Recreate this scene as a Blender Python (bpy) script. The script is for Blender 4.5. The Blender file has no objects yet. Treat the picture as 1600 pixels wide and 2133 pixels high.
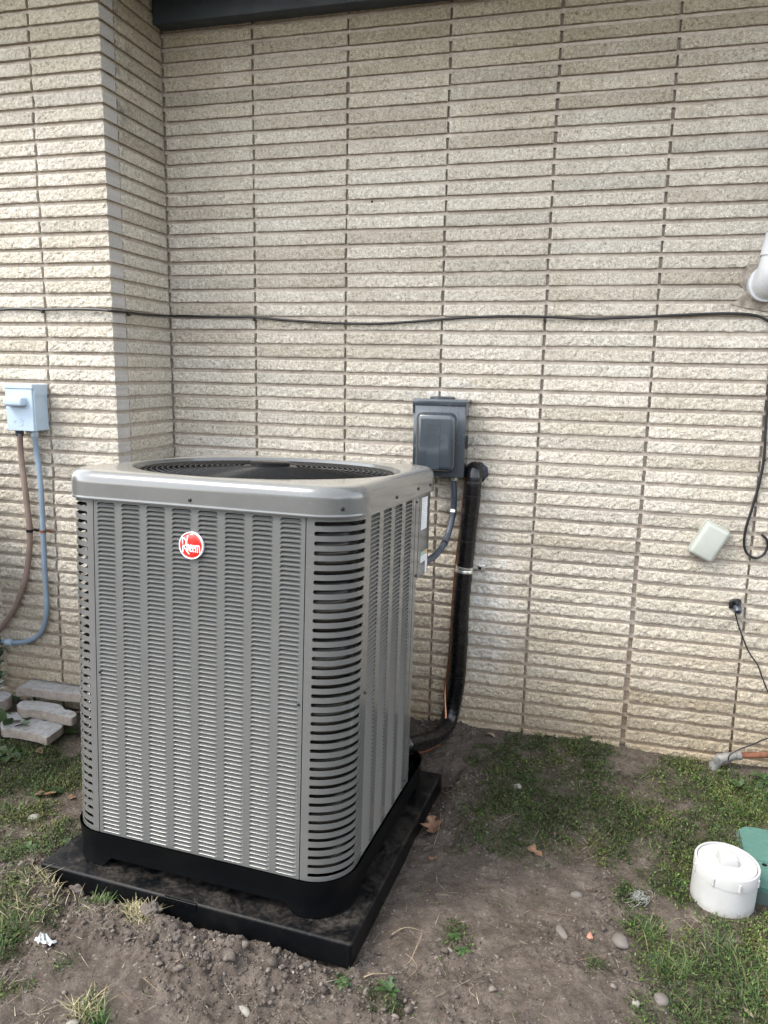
import bpy, bmesh, math, random
import numpy as np
from mathutils import Matrix, Vector, Euler

SC = bpy.context.scene
COL = SC.collection
RAD = math.radians

# ------------------------------------------------------------------ camera
CAM = np.array([1.81715, -3.06682, 1.57318])
CROT = (RAD(79.42784), RAD(-1.10863), RAD(15.21610))
FPX = 1571.463                       # focal length for a picture 2133 high
cd = bpy.data.cameras.new('camera')
cam = bpy.data.objects.new('camera', cd); COL.objects.link(cam)
cam.location = CAM; cam.rotation_euler = CROT
cd.sensor_fit = 'VERTICAL'; cd.sensor_height = 24; cd.lens = FPX / 2133 * 24
cd.clip_start = 0.05; cd.clip_end = 500
SC.camera = cam
CM = np.array(Euler(CROT, 'XYZ').to_matrix())

# ------------------------------------------------------------------ light
SUN_DIR = Vector((-0.50, -0.38, 0.82)).normalized()     # towards the sun
world = bpy.data.worlds.new('World'); SC.world = world; world.use_nodes = True
nt = world.node_tree; nt.nodes.clear()
sky = nt.nodes.new('ShaderNodeTexSky'); sky.sky_type = 'NISHITA'; sky.sun_disc = False
sky.sun_elevation = math.asin(SUN_DIR.z)
sky.sun_rotation = math.atan2(SUN_DIR.x, SUN_DIR.y)
sky.air_density = 1.0; sky.dust_density = 1.0; sky.ozone_density = 1.0
hsv = nt.nodes.new('ShaderNodeHueSaturation'); hsv.inputs['Saturation'].default_value = 0.32
bg = nt.nodes.new('ShaderNodeBackground'); bg.inputs['Strength'].default_value = 0.15
wo = nt.nodes.new('ShaderNodeOutputWorld')
nt.links.new(sky.outputs[0], hsv.inputs['Color']); nt.links.new(hsv.outputs[0], bg.inputs[0])
nt.links.new(bg.outputs[0], wo.inputs[0])
sd = bpy.data.lights.new('sun', 'SUN'); sd.energy = 0.8; sd.angle = RAD(20); sd.color = (1.0, 0.93, 0.83)
sun = bpy.data.objects.new('sun', sd); COL.objects.link(sun)
sun.rotation_euler = SUN_DIR.to_track_quat('Z', 'Y').to_euler()
SC.view_settings.view_transform = 'Standard'; SC.view_settings.look = 'None'
SC.view_settings.gamma = 1; SC.view_settings.use_curve_mapping = False
SC.view_settings.exposure = 2.35

# ------------------------------------------------------------------ helpers
rng = np.random.default_rng(7); random.seed(7)

def at(px, py, axis, value):
    """the point on the plane <axis>=<value> seen at a pixel of the 1600x2133 photograph"""
    r = CM @ np.array([(px - 800) / FPX, -(py - 1066.5) / FPX, -1.0])
    return CAM + r * ((value - CAM[axis]) / r[axis])
def proj(P):
    c = (np.array(P, float) - CAM) @ CM
    return np.array([800 + FPX * c[..., 0] / -c[..., 2], 1066.5 - FPX * c[..., 1] / -c[..., 2]]).T

def prop(o, label=None, cat=None, group=None, kind=None):
    if label: o['label'] = label
    if cat: o['category'] = cat
    if group: o['group'] = group
    if kind: o['kind'] = kind
    return o
def empty(name, loc, label, cat, group=None, rot=(0, 0, 0)):
    o = bpy.data.objects.new(name, None); COL.objects.link(o)
    o.location = loc; o.rotation_euler = rot; o.empty_display_size = .05
    return prop(o, label, cat, group)
def link(name, me, parent=None, mat=None, loc=None, rot=None):
    o = bpy.data.objects.new(name, me); COL.objects.link(o)
    if parent: o.parent = parent
    if mat is not None and not me.materials: me.materials.append(mat)
    if loc is not None: o.location = loc
    if rot is not None: o.rotation_euler = rot
    return o
def mesh(name, V, F, smooth=None, merge=False):
    me = bpy.data.meshes.new(name)
    me.from_pydata([tuple(map(float, v)) for v in V], [], F); me.update()
    if merge:
        bm = bmesh.new(); bm.from_mesh(me)
        bmesh.ops.remove_doubles(bm, verts=bm.verts, dist=1e-5)
        bm.to_mesh(me); bm.free()
    if smooth is not None:
        me.shade_smooth()
        if smooth < 180: me.set_sharp_from_angle(angle=RAD(smooth))
    return me
def fast_mesh(name, V, F):
    """V (n,3) F (m,k) arrays"""
    me = bpy.data.meshes.new(name); V = np.asarray(V, np.float32); F = np.asarray(F, np.int32)
    me.vertices.add(len(V)); me.vertices.foreach_set('co', V.ravel())
    m, k = F.shape
    me.loops.add(m * k); me.loops.foreach_set('vertex_index', F.ravel())
    me.polygons.add(m); me.polygons.foreach_set('loop_start', np.arange(0, m * k, k, dtype=np.int32))
    me.polygons.foreach_set('loop_total', np.full(m, k, np.int32))
    me.update(calc_edges=True); me.validate()
    return me
def vcol(me, C, name='tint'):
    a = me.color_attributes.new(name, 'FLOAT_COLOR', 'POINT')
    C = np.asarray(C, np.float32)
    if C.shape[1] == 3: C = np.concatenate([C, np.ones((len(C), 1), np.float32)], 1)
    a.data.foreach_set('color', C.ravel())

class MB:
    def __init__(s): s.V = []; s.F = []
    def add(s, V, F):
        n = len(s.V); s.V += [tuple(v) for v in V]; s.F += [tuple(i + n for i in f) for f in F]; return s
    def mesh(s, name, smooth=None, merge=False): return mesh(name, s.V, s.F, smooth, merge)
    def obj(s, name, mat, parent=None, smooth=None, merge=False, **k):
        return link(name, s.mesh(name, smooth, merge), parent, mat, **k)

def box(x0, x1, y0, y1, z0, z1):
    V = [(x, y, z) for x in (x0, x1) for y in (y0, y1) for z in (z0, z1)]
    return V, [(0, 1, 3, 2), (4, 6, 7, 5), (0, 4, 5, 1), (2, 3, 7, 6), (0, 2, 6, 4), (1, 5, 7, 3)]
def bevbox(name, x0, x1, y0, y1, z0, z1, bev, seg=3, sel=None, taper=None):
    V, F = box(x0, x1, y0, y1, z0, z1)
    me = mesh(name, V, F); bm = bmesh.new(); bm.from_mesh(me)
    if taper: taper(bm)
    es = [e for e in bm.edges if sel is None or sel((e.verts[0].co + e.verts[1].co) / 2, e)]
    bmesh.ops.bevel(bm, geom=es, offset=bev, segments=seg, profile=0.5, affect='EDGES', clamp_overlap=True)
    bmesh.ops.recalc_face_normals(bm, faces=bm.faces)
    bm.to_mesh(me); bm.free(); me.shade_smooth(); me.set_sharp_from_angle(angle=RAD(35))
    return me
def spline(P, n):
    """Catmull-Rom through P, n samples per span"""
    P = np.array(P, float); Q = np.vstack([2 * P[0] - P[1], P, 2 * P[-1] - P[-2]]); out = []
    for i in range(1, len(Q) - 2):
        a, b, c, d = Q[i - 1:i + 3]
        for k in range(n):
            t = k / n
            out.append(.5 * (2 * b + (c - a) * t + (2 * a - 5 * b + 4 * c - d) * t * t + (3 * b - a - 3 * c + d) * t ** 3))
    out.append(P[-1]); return np.array(out)
def tube(P, R, n=10, caps=True, closed=False):
    P = np.array(P, float); m = len(P); R = np.full(m, R) if np.isscalar(R) else np.array(R)
    T = np.roll(P, -1, 0) - np.roll(P, 1, 0) if closed else np.gradient(P, axis=0)
    T /= np.linalg.norm(T, axis=1)[:, None] + 1e-12
    N = np.cross(T[0], [0, 0, 1.0]);
    if np.linalg.norm(N) < .1: N = np.cross(T[0], [1.0, 0, 0])
    N /= np.linalg.norm(N); V = []
    for i in range(m):
        N = N - T[i] * (N @ T[i]); N /= np.linalg.norm(N); B = np.cross(T[i], N)
        for k in range(n):
            a = 2 * math.pi * k / n; V.append(P[i] + R[i] * (math.cos(a) * N + math.sin(a) * B))
    F = []
    for i in range(m if closed else m - 1):
        j = (i + 1) % m
        for k in range(n):
            l = (k + 1) % n; F.append((i * n + k, i * n + l, j * n + l, j * n + k))
    if caps and not closed: F += [tuple(range(n - 1, -1, -1)), tuple((m - 1) * n + k for k in range(n))]
    return V, F
def lathe(prof, n=32, sx=1, sy=1):
    """prof: (r, z) list, revolved round z"""
    V = []; F = []
    for r, z in prof:
        for k in range(n):
            a = 2 * math.pi * k / n; V.append((r * math.cos(a) * sx, r * math.sin(a) * sy, z))
    for i in range(len(prof) - 1):
        for k in range(n):
            l = (k + 1) % n; F.append((i * n + k, i * n + l, (i + 1) * n + l, (i + 1) * n + k))
    return V, F
def icosphere(sub=2):
    bm = bmesh.new(); bmesh.ops.create_icosphere(bm, subdivisions=sub, radius=1)
    V = np.array([v.co[:] for v in bm.verts]); F = np.array([[v.index for v in f.verts] for f in bm.faces]); bm.free()
    return V, F
def prism(poly, z0, z1, rnd=.004):
    """polygon (xy) extruded z0..z1 with softened top edge"""
    P = np.array(poly, float); c = P.mean(0); n = len(P)
    inn = c + (P - c) * (1 - rnd / np.linalg.norm(P - c, axis=1).mean())
    V = [(*p, z0) for p in P] + [(*p, z1 - rnd) for p in P] + [(*p, z1) for p in inn]
    F = [tuple(range(n - 1, -1, -1)), tuple(range(2 * n, 3 * n))]
    for a in (0, n):
        for i in range(n):
            j = (i + 1) % n; F.append((a + i, a + j, a + n + j, a + n + i))
    return V, F

# numpy value noise --------------------------------------------------------
_L = np.random.default_rng(3).random((256, 256))
def vnoise(x, y, s, seed=0):
    x = np.asarray(x) / s + seed * 17.3; y = np.asarray(y) / s + seed * 9.7
    xi = np.floor(x).astype(int); yi = np.floor(y).astype(int); fx = x - xi; fy = y - yi
    fx = fx * fx * (3 - 2 * fx); fy = fy * fy * (3 - 2 * fy)
    g = lambda a, b: _L[a & 255, b & 255]
    return ((g(xi, yi) * (1 - fx) + g(xi + 1, yi) * fx) * (1 - fy) + (g(xi, yi + 1) * (1 - fx) + g(xi + 1, yi + 1) * fx) * fy) * 2 - 1
def fbm(x, y, s, o=4, seed=0):
    r = 0; a = 1
    for i in range(o): r = r + a * vnoise(x, y, s / 2 ** i, seed + i); a *= .55
    return r
def sstep(a, b, x):
    t = np.clip((x - a) / (b - a), 0, 1); return t * t * (3 - 2 * t)

# ------------------------------------------------------------------ materials
class NT:
    def __init__(s, name):
        s.m = bpy.data.materials.new(name); s.m.use_nodes = True; s.t = s.m.node_tree
        s.b = s.t.nodes['Principled BSDF']
    def n(s, ty, **k):
        x = s.t.nodes.new(ty)
        for a, v in k.items():
            if a in x.inputs.keys(): x.inputs[a].default_value = v
            else: setattr(x, a, v)
        return x
    def l(s, a, b): s.t.links.new(a, b)
    def noise(s, scale, detail=4, rough=.55, vec=None, dist=0):
        x = s.n('ShaderNodeTexNoise'); x.inputs['Scale'].default_value = scale; x.inputs['Detail'].default_value = detail
        x.inputs['Roughness'].default_value = rough; x.inputs['Distortion'].default_value = dist
        if vec is not None: s.l(vec, x.inputs['Vector'])
        return x.outputs['Fac']
    def ramp(s, fac, stops):
        x = s.n('ShaderNodeValToRGB'); e = x.color_ramp.elements
        while len(e) < len(stops): e.new(.5)
        for i, (p, c) in enumerate(stops):
            e[i].position = p; e[i].color = (*c, 1) if not np.isscalar(c) else (c, c, c, 1)
        s.l(fac, x.inputs[0]); return x.outputs[0]
    def mix(s, fac, a, b, mode='MIX'):
        x = s.n('ShaderNodeMix'); x.data_type = 'RGBA'; x.blend_type = mode
        for sock, v in ((x.inputs['Factor'], fac), (x.inputs['A'], a), (x.inputs['B'], b)):
            pass
        fs = x.inputs[0]; A = x.inputs[6]; B = x.inputs[7]
        for sock, v in ((fs, fac), (A, a), (B, b)):
            if hasattr(v, 'links'): s.l(v, sock)
            else: sock.default_value = v if np.isscalar(v) else (*v, 1)
        return x.outputs[2]
    def math(s, op, a, b=None, clamp=False):
        x = s.n('ShaderNodeMath'); x.operation = op; x.use_clamp = clamp
        for i, v in enumerate((a, b)):
            if v is None: continue
            if hasattr(v, 'links'): s.l(v, x.inputs[i])
            else: x.inputs[i].default_value = v
        return x.outputs[0]
    def bump(s, h, strength=.5, dist=.002, prev=None):
        x = s.n('ShaderNodeBump'); x.inputs['Strength'].default_value = strength; x.inputs['Distance'].default_value = dist
        s.l(h, x.inputs['Height'])
        if prev is not None: s.l(prev, x.inputs['Normal'])
        return x.outputs[0]
    def pos(s): return s.n('ShaderNodeNewGeometry').outputs['Position']
    def ob(s): return s.n('ShaderNodeTexCoord').outputs['Object']
    def done(s, col=None, rough=.5, metal=0, nrm=None, spec=None, coat=0):
        def setv(i, v):
            if hasattr(v, 'links'): s.l(v, s.b.inputs[i])
            else: s.b.inputs[i].default_value = v if np.isscalar(v) else (*v, 1)
        if col is not None: setv('Base Color', col)
        setv('Roughness', rough); setv('Metallic', metal)
        if spec is not None: setv('Specular IOR Level', spec)
        if coat: setv('Coat Weight', coat); setv('Coat Roughness', .12)
        if nrm is not None: s.l(nrm, s.b.inputs['Normal'])
        return s.m

def simple(name, col, rough=.5, metal=0, var=.12, scale=18, bump=0, bscale=120, coat=0, spec=None):
    t = NT(name); v = t.ob(); f = t.noise(scale, 5, .6, v)
    c = t.ramp(f, [(.3, tuple(x * (1 - var) for x in col)), (.7, tuple(min(1, x * (1 + var)) for x in col))])
    nr = t.bump(t.noise(bscale, 4, .6, v), .6, bump) if bump else None
    rr = t.ramp(t.noise(scale * 1.7, 4, .6, v), [(.3, max(0, rough - .08)), (.7, min(1, rough + .08))])
    return t.done(c, rr, metal, nr, spec, coat)

def mat_brick():
    t = NT('split_face_brick'); p = t.pos()
    oi = t.n('ShaderNodeObjectInfo').outputs['Random']
    base = t.ramp(oi, [(0, (.50, .455, .38)), (.2, (.60, .555, .475)), (.6, (.655, .61, .53)), (.85, (.60, .565, .50)), (1, (.52, .485, .42))])
    # grains: pale chips and dark pits of the split aggregate
    vo = t.n('ShaderNodeTexVoronoi'); vo.inputs['Scale'].default_value = 330; t.l(p, vo.inputs['Vector'])
    sep = t.n('ShaderNodeSeparateColor'); t.l(vo.outputs['Color'], sep.inputs[0])
    chip = t.ramp(sep.outputs[0], [(.0, .70), (.25, .95), (.8, 1.03), (.97, 1.30)])
    c = t.mix(1, base, chip, 'MULTIPLY')
    n2 = t.noise(80, 7, .80, p, .6)
    c = t.mix(1, c, t.ramp(n2, [(.33, (.28, .26, .23)), (.43, (.76, .745, .72)), (.54, (1, 1, 1)), (.70, (1.20, 1.20, 1.20))]), 'MULTIPLY')
    n3 = t.noise(420, 3, .7, p)
    c = t.mix(1, c, t.ramp(n3, [(.31, (.30, .27, .24)), (.39, (1, 1, 1))]), 'MULTIPLY')
    big = t.noise(2.3, 4, .6, p)
    c = t.mix(1, c, t.ramp(big, [(.3, (.86, .83, .77)), (.65, (1.04, 1.03, 1.01))]), 'MULTIPLY')
    # soil splash low on the wall and darker, yellower bricks towards the top, broken up by noise
    s = t.n('ShaderNodeSeparateXYZ'); t.l(p, s.inputs[0]); z = s.outputs['Z']; x = s.outputs['X']
    nz = t.noise(7, 5, .65, p)
    low = t.math('SUBTRACT', t.math('ADD', t.math('MULTIPLY', nz, .55), .40), z, True)
    low = t.math('MULTIPLY', low, 1.5, True)
    c = t.mix(low, c, t.mix(1, c, (.70, .63, .52), 'MULTIPLY'))
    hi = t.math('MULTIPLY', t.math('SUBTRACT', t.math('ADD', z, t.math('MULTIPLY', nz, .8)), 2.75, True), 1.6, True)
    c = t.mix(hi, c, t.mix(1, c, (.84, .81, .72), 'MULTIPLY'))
    # pale overspray / efflorescence patches: near the line set and over the disconnect
    for (cx, cz, rx, rz, k) in ((1.46, .60, .13, .42, .75), (1.24, 1.50, .17, .06, .7), (1.44, 1.02, .09, .10, .35)):
        dx = t.math('DIVIDE', t.math('SUBTRACT', x, cx), rx); dz = t.math('DIVIDE', t.math('SUBTRACT', z, cz), rz)
        d = t.math('ADD', t.math('MULTIPLY', dx, dx), t.math('MULTIPLY', dz, dz))
        m = t.math('SUBTRACT', 1.0, d, True)
        m = t.math('MULTIPLY', t.math('MULTIPLY', m, t.ramp(t.noise(28, 5, .7, p), [(.42, 0.0), (.68, 1.0)])), k, True)
        c = t.mix(m, c, (.80, .80, .80))
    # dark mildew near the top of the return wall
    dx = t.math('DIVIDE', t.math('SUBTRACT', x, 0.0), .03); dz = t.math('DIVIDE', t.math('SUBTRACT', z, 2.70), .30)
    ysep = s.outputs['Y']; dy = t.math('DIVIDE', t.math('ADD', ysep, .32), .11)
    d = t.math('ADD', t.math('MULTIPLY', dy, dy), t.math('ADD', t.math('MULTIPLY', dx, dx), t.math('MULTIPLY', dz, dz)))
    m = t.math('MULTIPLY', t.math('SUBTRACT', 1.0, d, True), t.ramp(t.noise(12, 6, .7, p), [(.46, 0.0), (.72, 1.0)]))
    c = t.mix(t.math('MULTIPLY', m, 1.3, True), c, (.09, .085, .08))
    b1 = t.bump(t.noise(70, 5, .7, p, .6), .9, .0045)
    b2 = t.bump(n2, 1, .006, b1); b3 = t.bump(n3, .8, .0014, b2)
    return t.done(c, .92, 0, b3, .25)
def mat_smoothbrick():
    t = NT('sawn_brick_end'); p = t.pos()
    c = t.ramp(t.noise(170, 6, .75, p), [(.25, (.20, .19, .17)), (.42, (.38, .36, .335)), (.6, (.46, .44, .41)), (.8, (.58, .56, .53))])
    c = t.mix(1, c, t.ramp(t.noise(5, 4, .6, p), [(.3, (.85, .85, .85)), (.7, (1.05, 1.04, 1.02))]), 'MULTIPLY')
    return t.done(c, .9, 0, t.bump(t.noise(260, 4, .7, p), .5, .0012), .25)
def mat_mortar():
    t = NT('mortar'); p = t.pos()
    c = t.ramp(t.noise(60, 6, .7, p), [(.25, (.30, .26, .22)), (.5, (.45, .40, .345)), (.8, (.54, .49, .43))])
    c = t.mix(1, c, t.ramp(t.noise(3, 5, .65, p), [(.3, (.72, .68, .64)), (.6, (1.05, 1.03, 1.0))]), 'MULTIPLY')
    s = t.n('ShaderNodeSeparateXYZ'); t.l(p, s.inputs[0])
    low = t.math('MULTIPLY', t.math('SUBTRACT', t.math('ADD', t.math('MULTIPLY', t.noise(7, 5, .65, p), .6), .35), s.outputs['Z'], True), 1.4, True)
    c = t.mix(low, c, t.mix(1, c, (.66, .56, .44), 'MULTIPLY'))
    return t.done(c, .95, 0, t.bump(t.noise(190, 5, .7, p), .9, .002), .2)
def mat_soil():
    t = NT('bare_soil'); p = t.pos()
    a = t.n('ShaderNodeAttribute'); a.attribute_name = 'tint'
    sep = t.n('ShaderNodeSeparateColor'); t.l(a.outputs['Color'], sep.inputs[0])
    n1 = t.noise(14, 8, .7, p); n2 = t.noise(120, 6, .72, p)
    dry = t.ramp(n1, [(.25, (.052, .041, .032)), (.5, (.101, .082, .067)), (.75, (.172, .145, .121))])
    dry = t.mix(1, dry, t.ramp(n2, [(.25, (.5, .48, .46)), (.5, (1, 1, 1)), (.8, (1.35, 1.32, 1.28))]), 'MULTIPLY')
    dark_soil = t.mix(1, dry, (.50, .46, .42), 'MULTIPLY')
    c = t.mix(sep.outputs[1], dry, dark_soil)
    moss = t.ramp(n2, [(.25, (.016, .016, .008)), (.5, (.034, .038, .015)), (.8, (.062, .060, .028))])
    mf = t.math('MULTIPLY', sep.outputs[0], t.ramp(t.noise(55, 5, .7, p), [(.35, .25), (.6, 1.0)]), True)
    c = t.mix(mf, c, moss)
    vo = t.n('ShaderNodeTexVoronoi'); vo.inputs['Scale'].default_value = 160; t.l(p, vo.inputs['Vector'])
    sv = t.n('ShaderNodeSeparateColor'); t.l(vo.outputs['Color'], sv.inputs[0])
    c = t.mix(t.ramp(sv.outputs[1], [(.975, 0.0), (.99, .5)]), c, (.26, .24, .21))
    b = t.bump(n2, 1, .008); b = t.bump(t.noise(330, 4, .7, p), .7, .002, b)
    return t.done(c, .95, 0, b, .2)
def mat_attr(name, rough=.6, bump=0, trans=0, mult=1):
    t = NT(name); a = t.n('ShaderNodeAttribute'); a.attribute_name = 'tint'; p = t.pos()
    c = t.mix(1, a.outputs['Color'], t.ramp(t.noise(180, 3, .6, p), [(.3, (.75, .75, .75)), (.7, (1.2, 1.2, 1.2))]), 'MULTIPLY')
    nr = t.bump(t.noise(300, 4, .7, p), .8, bump) if bump else None
    if trans:
        t.b.inputs['Transmission Weight'].default_value = 0
        t.b.inputs['Subsurface Weight'].default_value = 0
    return t.done(c, rough, 0, nr, .3)
def mat_blackplastic(name='black_pad_plastic', dirt=.5):
    t = NT(name); v = t.ob()
    n1 = t.noise(9, 8, .72, v, .8); n2 = t.noise(60, 6, .7, v)
    g = t.n('ShaderNodeNewGeometry'); s = t.n('ShaderNodeSeparateXYZ'); t.l(g.outputs['Normal'], s.inputs[0])
    up = t.ramp(s.outputs['Z'], [(.3, .10), (.9, 1.0)])
    m = t.math('MULTIPLY', t.ramp(n1, [(.42, 0.0), (.72, 1.0)]), t.ramp(n2, [(.35, .1), (.65, 1.0)]))
    m = t.math('MULTIPLY', t.math('MULTIPLY', m, up), dirt, True)
    c = t.mix(m, (.0022, .0026, .0032), (.085, .072, .058))
    sp = t.ramp(t.noise(420, 2, .5, v), [(.70, 0.0), (.76, 1.0)])
    c = t.mix(t.math('MULTIPLY', t.math('MULTIPLY', sp, up), min(1, dirt * .8)), c, (.22, .20, .17))
    r = t.ramp(m, [(0, .34), (.5, .85)])
    return t.done(c, r, 0, t.bump(n2, .35, .0012), .14)

def mat_paint(name, col, rough=.28, dust=.15, bump=.0, sunlit_top=0):
    t = NT(name); v = t.ob()
    n1 = t.noise(5, 6, .65, v); n2 = t.noise(70, 5, .7, v)
    c = t.ramp(n1, [(.3, tuple(x * .95 for x in col)), (.7, tuple(x * 1.04 for x in col))])
    c = t.mix(t.math('MULTIPLY', t.ramp(n2, [(.55, 0.0), (.8, 1.0)]), dust), c, tuple(min(.6, x * 2.2 + .03) for x in col))
    if sunlit_top:      # direct sun on the flat top, painted in as a paler colour
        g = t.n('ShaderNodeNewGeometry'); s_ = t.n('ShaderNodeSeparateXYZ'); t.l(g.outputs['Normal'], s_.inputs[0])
        m = t.math('MULTIPLY', t.ramp(s_.outputs['Z'], [(.80, 0.0), (.99, 1.0)]), t.ramp(t.noise(7, 6, .65, v, .5), [(.3, sunlit_top * .6), (.65, sunlit_top)]))
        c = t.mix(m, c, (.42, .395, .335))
    r = t.ramp(n1, [(.3, rough - .06), (.7, rough + .09)])
    nr = t.bump(t.noise(600, 2, .5, v), .25, .0003)
    return t.done(c, r, 0, nr, .45, coat=.6)

M = dict(
    brick=mat_brick(), sawn=mat_smoothbrick(), mortar=mat_mortar(), soil=mat_soil(),
    trim=simple('slate_trim_paint', (.030, .040, .048), .55, var=.12, scale=6, bump=.0006, bscale=60),
    unit=mat_paint('grey_unit_enamel', (.105, .106, .101), .19), cover=mat_paint('sunlit_cover_enamel', (.105, .106, .101), .17, sunlit_top=.55),
    pad=mat_blackplastic(dirt=.7), base=mat_blackplastic('black_base_plastic', .28),
    coil=None, dark=simple('dark_interior', (.006, .006, .007), .8, spec=.1),
    wire=simple('fan_guard_wire', (.012, .012, .012), .22, .0, spec=.14, var=.1),
    blade=simple('fan_blade_metal', (.005, .007, .011), .5, .0, spec=.12),
    shroud=simple('fan_shroud', (.014, .018, .028), .4, 0, spec=.25),
    screw=simple('black_screw', (.02, .02, .02), .4, .5),
    red=simple('red_enamel', (.62, .018, .012), .22, coat=.5, var=.06), white=simple('white_enamel', (.82, .80, .80), .3, var=.03),
    box=mat_paint('slate_grey_enamel', (.032, .040, .048), .24, .10),
    bluebox=mat_paint('weathered_blue_grey_enamel', (.36, .44, .51), .55, .3),
    flex=simple('dark_flexible_conduit', (.050, .060, .075), .32, var=.15),
    rubber=simple('black_line_insulation', (.003, .003, .0035), .27, var=.3, scale=30, bump=.0010, bscale=110),
    copper=simple('copper_tube', (.40, .19, .11), .35, .9, var=.25, scale=30),
    zinc=simple('zinc_plated_steel', (.66, .66, .62), .30, .9, var=.15, scale=60),
    rust=simple('rusted_steel', (.16, .065, .035), .85, .1, var=.4, scale=60, bump=.0015),
    galv=simple('weathered_galvanised_iron', (.20, .195, .18), .65, .3, var=.35, scale=40, bump=.002),
    brownflex=simple('faded_brown_conduit', (.215, .155, .125), .7, var=.25, scale=9, bump=.0008),
    browndark=simple('dark_brown_conduit', (.10, .074, .064), .65, var=.25, scale=9, bump=.0008),
    blueflex=simple('blue_grey_conduit', (.20, .26, .32), .5, var=.15, scale=8),
    cable=simple('black_cable_jacket', (.010, .010, .011), .35, var=.2),
    pvc=simple('white_pvc', (.52, .53, .53), .32, var=.04, scale=7, coat=.2),
    cap=None,
    beige=simple('weathered_pale_plastic', (.36, .375, .33), .42, var=.06, scale=12, bump=.0005),
    green=simple('faded_green_plastic', (.062, .145, .118), .62, var=.12, scale=60, bump=.0008, bscale=220),
    greend=simple('dark_green_plastic', (.06, .09, .075), .7),
    paver=None, tape=simple('sticker_print', (.35, .37, .38), .5), sticker=simple('white_sticker', (.72, .74, .76), .35, var=.04),
    stgreen=simple('green_print', (.25, .42, .33), .4), storange=simple('orange_print', (.75, .28, .05), .4),
    leafb=simple('dry_brown_leaf', (.17, .095, .055), .75, var=.35, scale=60, bump=.001),
    root=simple('pale_root', (.21, .16, .105), .75, var=.3, scale=50, bump=.001),
    straw=mat_attr('straw', .7), grass=mat_attr('grass_blade', .5), moss=mat_attr('ground_cover_leaf', .6),
    crumb=mat_attr('soil_crumb', .95, .002), weed=mat_attr('weed_leaf', .5, .001),
    stone=simple('river_stone', (.115, .100, .086), .75, var=.25, scale=14, bump=.001, bscale=90),
    stonep=simple('pale_stone', (.20, .185, .155), .8, var=.2, scale=18, bump=.0015, bscale=90),
    clod=simple('soil_clod', (.090, .075, .063), .95, var=.3, scale=25, bump=.005, bscale=60),
    chip=simple('orange_brick_chip', (.36, .18, .12), .85, var=.15, scale=30, bump=.0015),
    film=simple('white_plastic_scrap', (.38, .40, .40), .4, var=.15, scale=40),
    patch=simple('patched_mortar', (.27, .235, .19), .95, var=.45, scale=30, bump=.012, bscale=80),
    putty=simple('dark_blue_sealant', (.02, .022, .028), .7, var=.5, scale=30, bump=.003),
)
def mat_coil():
    t = NT('coil_fins'); v = t.ob()
    w = t.n('ShaderNodeTexWave'); w.wave_type = 'BANDS'; w.bands_direction = 'Z'; w.inputs['Scale'].default_value = 14
    w.inputs['Distortion'].default_value = .3; t.l(v, w.inputs['Vector'])
    c = t.ramp(w.outputs['Fac'], [(.2, (.010, .009, .008)), (.8, (.05, .043, .032))])
    return t.done(c, .4, .4, t.bump(w.outputs['Fac'], .7, .004))
M['coil'] = mat_coil()
def mat_paver():
    t = NT('cast_concrete_edging'); v = t.pos()
    n = t.noise(45, 6, .7, v)
    c = t.ramp(n, [(.25, (.20, .18, .16)), (.5, (.33, .325, .31)), (.8, (.43, .43, .425))])
    c = t.mix(t.ramp(t.noise(160, 3, .6, v), [(.66, 0.0), (.70, 1.0)]), c, (.05, .045, .035))
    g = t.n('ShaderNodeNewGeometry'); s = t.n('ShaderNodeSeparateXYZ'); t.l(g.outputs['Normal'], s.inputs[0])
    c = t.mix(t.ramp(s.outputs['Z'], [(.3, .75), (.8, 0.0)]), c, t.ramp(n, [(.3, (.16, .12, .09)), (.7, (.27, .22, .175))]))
    return t.done(c, .9, 0, t.bump(n, .8, .003), .2)
M['paver'] = mat_paver()
def mat_dirtypvc():
    t = NT('sun_bleached_white_pvc'); v = t.ob(); s = t.n('ShaderNodeSeparateXYZ'); t.l(v, s.inputs[0])
    n = t.noise(38, 6, .7, v); m = t.noise(9, 5, .65, v)
    c = t.ramp(m, [(.3, (.36, .36, .345)), (.6, (.42, .42, .41))])
    low = t.math('MULTIPLY', t.math('SUBTRACT', t.math('ADD', t.math('MULTIPLY', n, .10), -.01), s.outputs['Z'], True), 14, True)
    c = t.mix(t.math('MULTIPLY', low, .75), c, (.17, .14, .105))
    c = t.mix(t.ramp(n, [(.60, 0.0), (.78, .35)]), c, (.22, .20, .16))
    return t.done(c, .45, 0, t.bump(n, .3, .0006), .4)
M['cap'] = mat_dirtypvc()

# ------------------------------------------------------------------ across the yard, behind the viewer (house mirrored in the enamel; hedge and shrub added unseen to block light)
nh = empty('neighbour_house', (1.5, -15, 0), 'pale neighbouring house with a low dark roof across the yard', 'house')
V_, F_ = box(-9, 9, -4, 0, -.1, 2.7); link('wall', mesh('wall', V_, F_), nh, simple('pale_render', (.36, .34, .30), .9))
link('roof', mesh('roof', [(-9.6, .6, 2.7), (9.6, .6, 2.7), (9.6, -2, 4.1), (-9.6, -2, 4.1), (-9.6, -4.6, 2.7), (9.6, -4.6, 2.7)], [(0, 1, 2, 3), (3, 2, 5, 4), (0, 3, 4), (1, 5, 2), (0, 4, 5, 1)]), nh, simple('dark_roof', (.06, .058, .055), .85))
for i in range(4):
    w_ = link('window', mesh('window', *box(-6.6 + i * 3.8, -5.2 + i * 3.8, -.02, .03, 1.0, 2.1)), nh, simple('window_frame', (.6, .6, .58), .5))
    link('pane', mesh('pane', *box(-6.5 + i * 3.8, -5.3 + i * 3.8, .03, .04, 1.08, 2.02)), w_, simple('window_glass', (.03, .035, .04), .08))
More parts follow.
